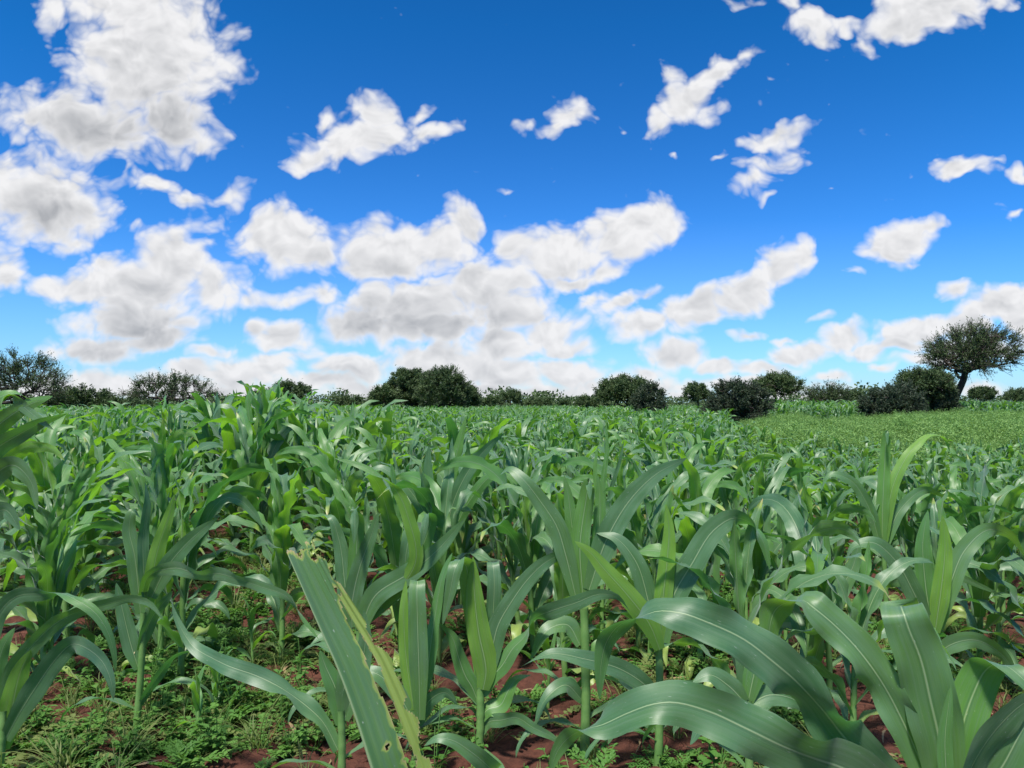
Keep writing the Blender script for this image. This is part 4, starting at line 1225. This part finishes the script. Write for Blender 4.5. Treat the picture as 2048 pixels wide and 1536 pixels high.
def weed_geo(kind, seed):
    r = np.random.default_rng(seed)
    g = Geo()
    up = np.array((0, 0, 1.0))
    if kind == 'leafy':                       # upright little broad-leaved weed
        for s in range(r.integers(3, 6)):
            a = r.random() * 6.28
            tip = np.array((math.cos(a) * .07, math.sin(a) * .07, .10 + .10 * r.random())) * r.uniform(.6, 1.3)
            v, f, u = tube(catmull([(0, 0, -.01), tuple(tip * .5 + up * .015), tuple(tip)], 5), np.full(5, .0018), 3)
            g.add(v, f, u)
            for k in range(r.integers(5, 9)):
                q = r.uniform(.25, 1.0); b = r.random() * 6.28
                g.add(*oval(tip * q, np.array((math.cos(b), math.sin(b), .35)), up, .035 * r.uniform(.6, 1.5), .011 * r.uniform(.7, 1.4)))
    elif kind == 'feathery':                  # finely cut rosette
        for s in range(r.integers(6, 10)):
            a = r.random() * 6.28
            el = r.uniform(.35, 1.1)
            L = r.uniform(.06, .14)
            d = np.array((math.cos(a) * math.cos(el), math.sin(a) * math.cos(el), math.sin(el)))
            C = [np.zeros(3), d * L * .5, d * L - up * L * .22]
            C = catmull(C, 9)
            v, f, u = tube(C, np.full(9, .0014), 3); g.add(v, f, u)
            sd = norm(np.cross(d, up))
            for i in range(2, 9):
                for sg in (-1, 1):
                    ll = L * .34 * math.sin(min(1, (i - 1) / 5) * 2.2)
                    g.add(*oval(C[i], sd * sg + d * .7 + r.normal(0, .15, 3), up, ll, ll * .20))
                    g.add(*oval(C[i] + (sd * sg + d * .5) * ll * .4, sd * sg * .3 + d + r.normal(0, .2, 3), up, ll * .6, ll * .14))
    elif kind == 'trailing':                  # creeping runners with paired oval leaves
        for s in range(5):
            a = r.random() * 6.28
            P = [np.zeros(3)]
            for k in range(4):
                a += r.normal(0, .5)
                P.append(P[-1] + np.array((math.cos(a) * .055, math.sin(a) * .055, r.normal(.004, .012))))
            C = catmull(P, 12); C[:, 2] = np.abs(C[:, 2]) + .008
            v, f, u = tube(C, np.full(12, .0016), 3); g.add(v, f, u)
            for i in range(1, 12):
                for sg in (-1, 1):
                    b = a + sg * 1.2 + r.normal(0, .3)
                    g.add(*oval(C[i], np.array((math.cos(b), math.sin(b), .5)), up, .026 * r.uniform(.6, 1.4), .009 * r.uniform(.7, 1.3)))
    elif kind == 'tuft':                      # grass tuft
        for s in range(26):
            a = r.random() * 6.28
            g.add(*free_leaf((r.normal(0, .012), r.normal(0, .012), 0), a, r.uniform(.8, 1.45), r.uniform(.10, .26), .0026, r.uniform(.6, 2.0), 1.8, r.normal(0, .4), 0, None, 7, 3, 0, .3, s))
    elif kind == 'herb':                      # knee-high airy herb of the open patch
        for s in range(9):
            a = r.random() * 6.28
            h = r.uniform(.35, .75)
            sp = r.uniform(.05, .32)
            tip = np.array((math.cos(a) * sp, math.sin(a) * sp, h))
            C = catmull([(0, 0, 0), tuple(tip * np.array((.3, .3, .5))), tuple(tip)], 6)
            v, f, u = tube(C, np.linspace(.005, .002, 6), 3); g.add(v, f, u)
            k = 80
            q = r.uniform(.22, 1.05, k)[:, None]
            pc = tip * q + r.normal(0, .055, (k, 3))
            d = norm(r.normal(0, 1, (k, 3)) + np.array((0, 0, .5)))
            e1 = d * .025 * r.uniform(.6, 1.4, (k, 1))
            e2 = norm(np.cross(e1, r.normal(0, 1, (k, 3)))) * .009
            V = np.stack((pc - e1, pc + e2, pc + e1, pc - e2), 1).reshape(-1, 3)
            g.add(V, np.arange(len(V)).reshape(-1, 4))
    return g

def ground_at(px, py):
    u, v = uv_of(px, py)
    Y = -CAM_H / v
    return np.array((u * Y, Y, float(ground_z(u * Y, Y))))

def build_weeds():
    def spot(name, label, kind, seed, px, py, sc, mat, cat='weed'):
        p = ground_at(px, py)
        o = put(name, weed_geo(kind, seed).mesh(name, mat, smooth=False))
        o.location, o.scale, o.rotation_euler = p, (sc,) * 3, (0, 0, seed * 1.3)
        return tag(o, label, cat)
    near = [
     spot('feathery_weed', 'finely cut pale green weed rosette on soil near the bottom edge', 'feathery', 1, 300, 1505, .75, M_WEED),
     spot('feathery_weed', 'smaller cut-leaved weed just right of the pale rosette', 'feathery', 2, 385, 1490, .6, M_WEED),
     spot('leafy_weed', 'little broad-leaved weed below the long stretched maize blade', 'leafy', 3, 470, 1430, 1.2, M_WEED),
     spot('leafy_weed', 'broad-leaved weed tuft between the gap weeds and the gnawed blade', 'leafy', 4, 560, 1440, 1.2, M_WEED),
     spot('trailing_weed', 'creeping oval-leaved weed on the red soil in the bottom corner', 'trailing', 5, 150, 1510, 1.3, M_GRASS),
     spot('trailing_weed', 'creeping weed mat beside the stalk of the twisted-leaved maize plant', 'trailing', 6, 215, 1430, 1.3, M_WEED),
     spot('grass_tuft', 'thin arching grass tuft on bare soil left of the gnawed blade', 'tuft', 7, 500, 1490, .9, M_GRASS, 'grass'),
     spot('grass_tuft', 'sparse grass tuft on the soil right of the middle plant', 'tuft', 8, 1235, 1440, .9, M_GRASS, 'grass'),
    ]
    r = RNG
    P, S = [], []
    for _ in range(60000):
        y = r.uniform(2.2, 12.0)
        x = r.uniform(-.86, .86) * y
        p = pix(x, y)
        d = float(vnoise(np.array([x * 1.7 + 50]), np.array([y * 1.7]), 21)[0])
        dens = .95 if (330 < p < 660 and 3.3 < y < 9) else .55 if p < 700 else .38 if p < 1250 else .55
        dens *= np.clip((d - .30) * 3.0, .04, 1.3)
        if y < 3.6 and 950 < p < 1350: dens *= .25
        if r.random() < dens * .155 * (1 if y < 8 else .6):
            P.append((x, y, float(ground_z(x, y)) - .004)); S.append(r.uniform(.5, 1.0) * (1.5 if r.random() < .25 else 1))
    scatter('ground_weeds', P, S, near, .12, 'low mixed weeds covering the red soil between the maize stalks', 'weeds')
    herbs = []
    for i, (px, Y, lab) in enumerate([(1700, 16.5, 'airy pale green herb clump at the front of the open weedy patch'), (1905, 15.5, 'airy herb clump at the front of the weedy patch, beneath the leaning acacia'),
                                      (1580, 21, 'airy herb clump at the narrow left end of the weedy patch')]):
        p = at(px, 805, Y)
        o = put('herb_clump', weed_geo('herb', 40 + i).mesh('herb_clump', M_HERB, smooth=False))
        o.location = (p[0], Y, float(ground_z(p[0], Y)))
        herbs.append(tag(o, lab, 'herb'))
    P, S = [], []
    for _ in range(30000):
        y = r.uniform(11, 51) ** 1.0
        x = r.uniform(.20, .95) * y
        if not in_patch(x, y) and not (in_patch(x, y + 3) and r.random() < .35): continue
        d = float(vnoise(np.array([x * .35]), np.array([y * .35]), 31)[0])
        d0 = float(vnoise(np.array([x * 1.1]), np.array([y * .8]), 33)[0])
        if r.random() < (.12 if d0 < .30 else .62):
            P.append((x, y, float(ground_z(x, y)))); d2 = float(vnoise(np.array([x * 1.1]), np.array([y * .8]), 33)[0]); S.append(r.uniform(.5, 1.15) * (.16 + .60 * d + .85 * d2) * (1 - .35 * np.clip((.36 - x / y) / .08, 0, 1)))
    scatter('tall_weeds', P, S, herbs, .10, 'open patch of knee-high pale green weeds beside the maize', 'weeds')
    print('WEEDS', len(P))
    # clods of earth
    P, S = [], []
    bm = Geo()
    rr = np.random.default_rng(3)
    for _ in range(1500):
        y = rr.uniform(2.3, 7.5); x = rr.uniform(-.8, .8) * y
        s = .008 + .022 * rr.random() ** 3
        th = np.linspace(0, 2 * np.pi, 7)[:-1]
        V = [np.array((0, 0, s * .7))] + [np.array((math.cos(a), math.sin(a), .25)) * s * rr.uniform(.7, 1.25) for a in th] + [np.array((math.cos(a), math.sin(a), -.5)) * s * 1.0 for a in th]
        V = np.array(V) + np.array((x, y, float(ground_z(x, y))))
        F3 = [(0, 1 + i, 1 + (i + 1) % 6) for i in range(6)]
        F4 = [(1 + i, 7 + i, 7 + (i + 1) % 6, 1 + (i + 1) % 6) for i in range(6)]
        bm.add(V, F3); n0 = bm.n - len(V)
        bm.f.append(np.array(F4) + n0)
    tag(put('soil_clods', bm.mesh('soil_clods', M_SOIL)), 'small crumbs and clods of red earth on the bare ground', 'soil', kind='stuff')
def build_litter():
    r = np.random.default_rng(91)
    g = Geo()
    for _ in range(420):
        y = r.uniform(2.4, 8.0); x = r.uniform(-.75, .75) * y
        z = float(ground_z(x, y)) + .012
        L = r.uniform(.04, .20)
        v, f, u = free_leaf((x, y, z), r.random() * 6.28, r.uniform(.0, .35), L, L * r.uniform(.03, .09), r.uniform(.1, .9), 1.5, r.normal(0, .8), r.normal(0, .9), None, 8, 3, .004, .4, int(r.integers(1e9)))
        v[:, 2] = np.maximum(v[:, 2], ground_z(v[:, 0], v[:, 1]) + .003)
        g.add(v, f, u)
    tag(put('leaf_litter', g.mesh('leaf_litter', M_LITTER)), 'dry brown scraps of leaf and stalk on the soil', 'litter', kind='stuff')
build_trees()
build_weeds()
build_litter()
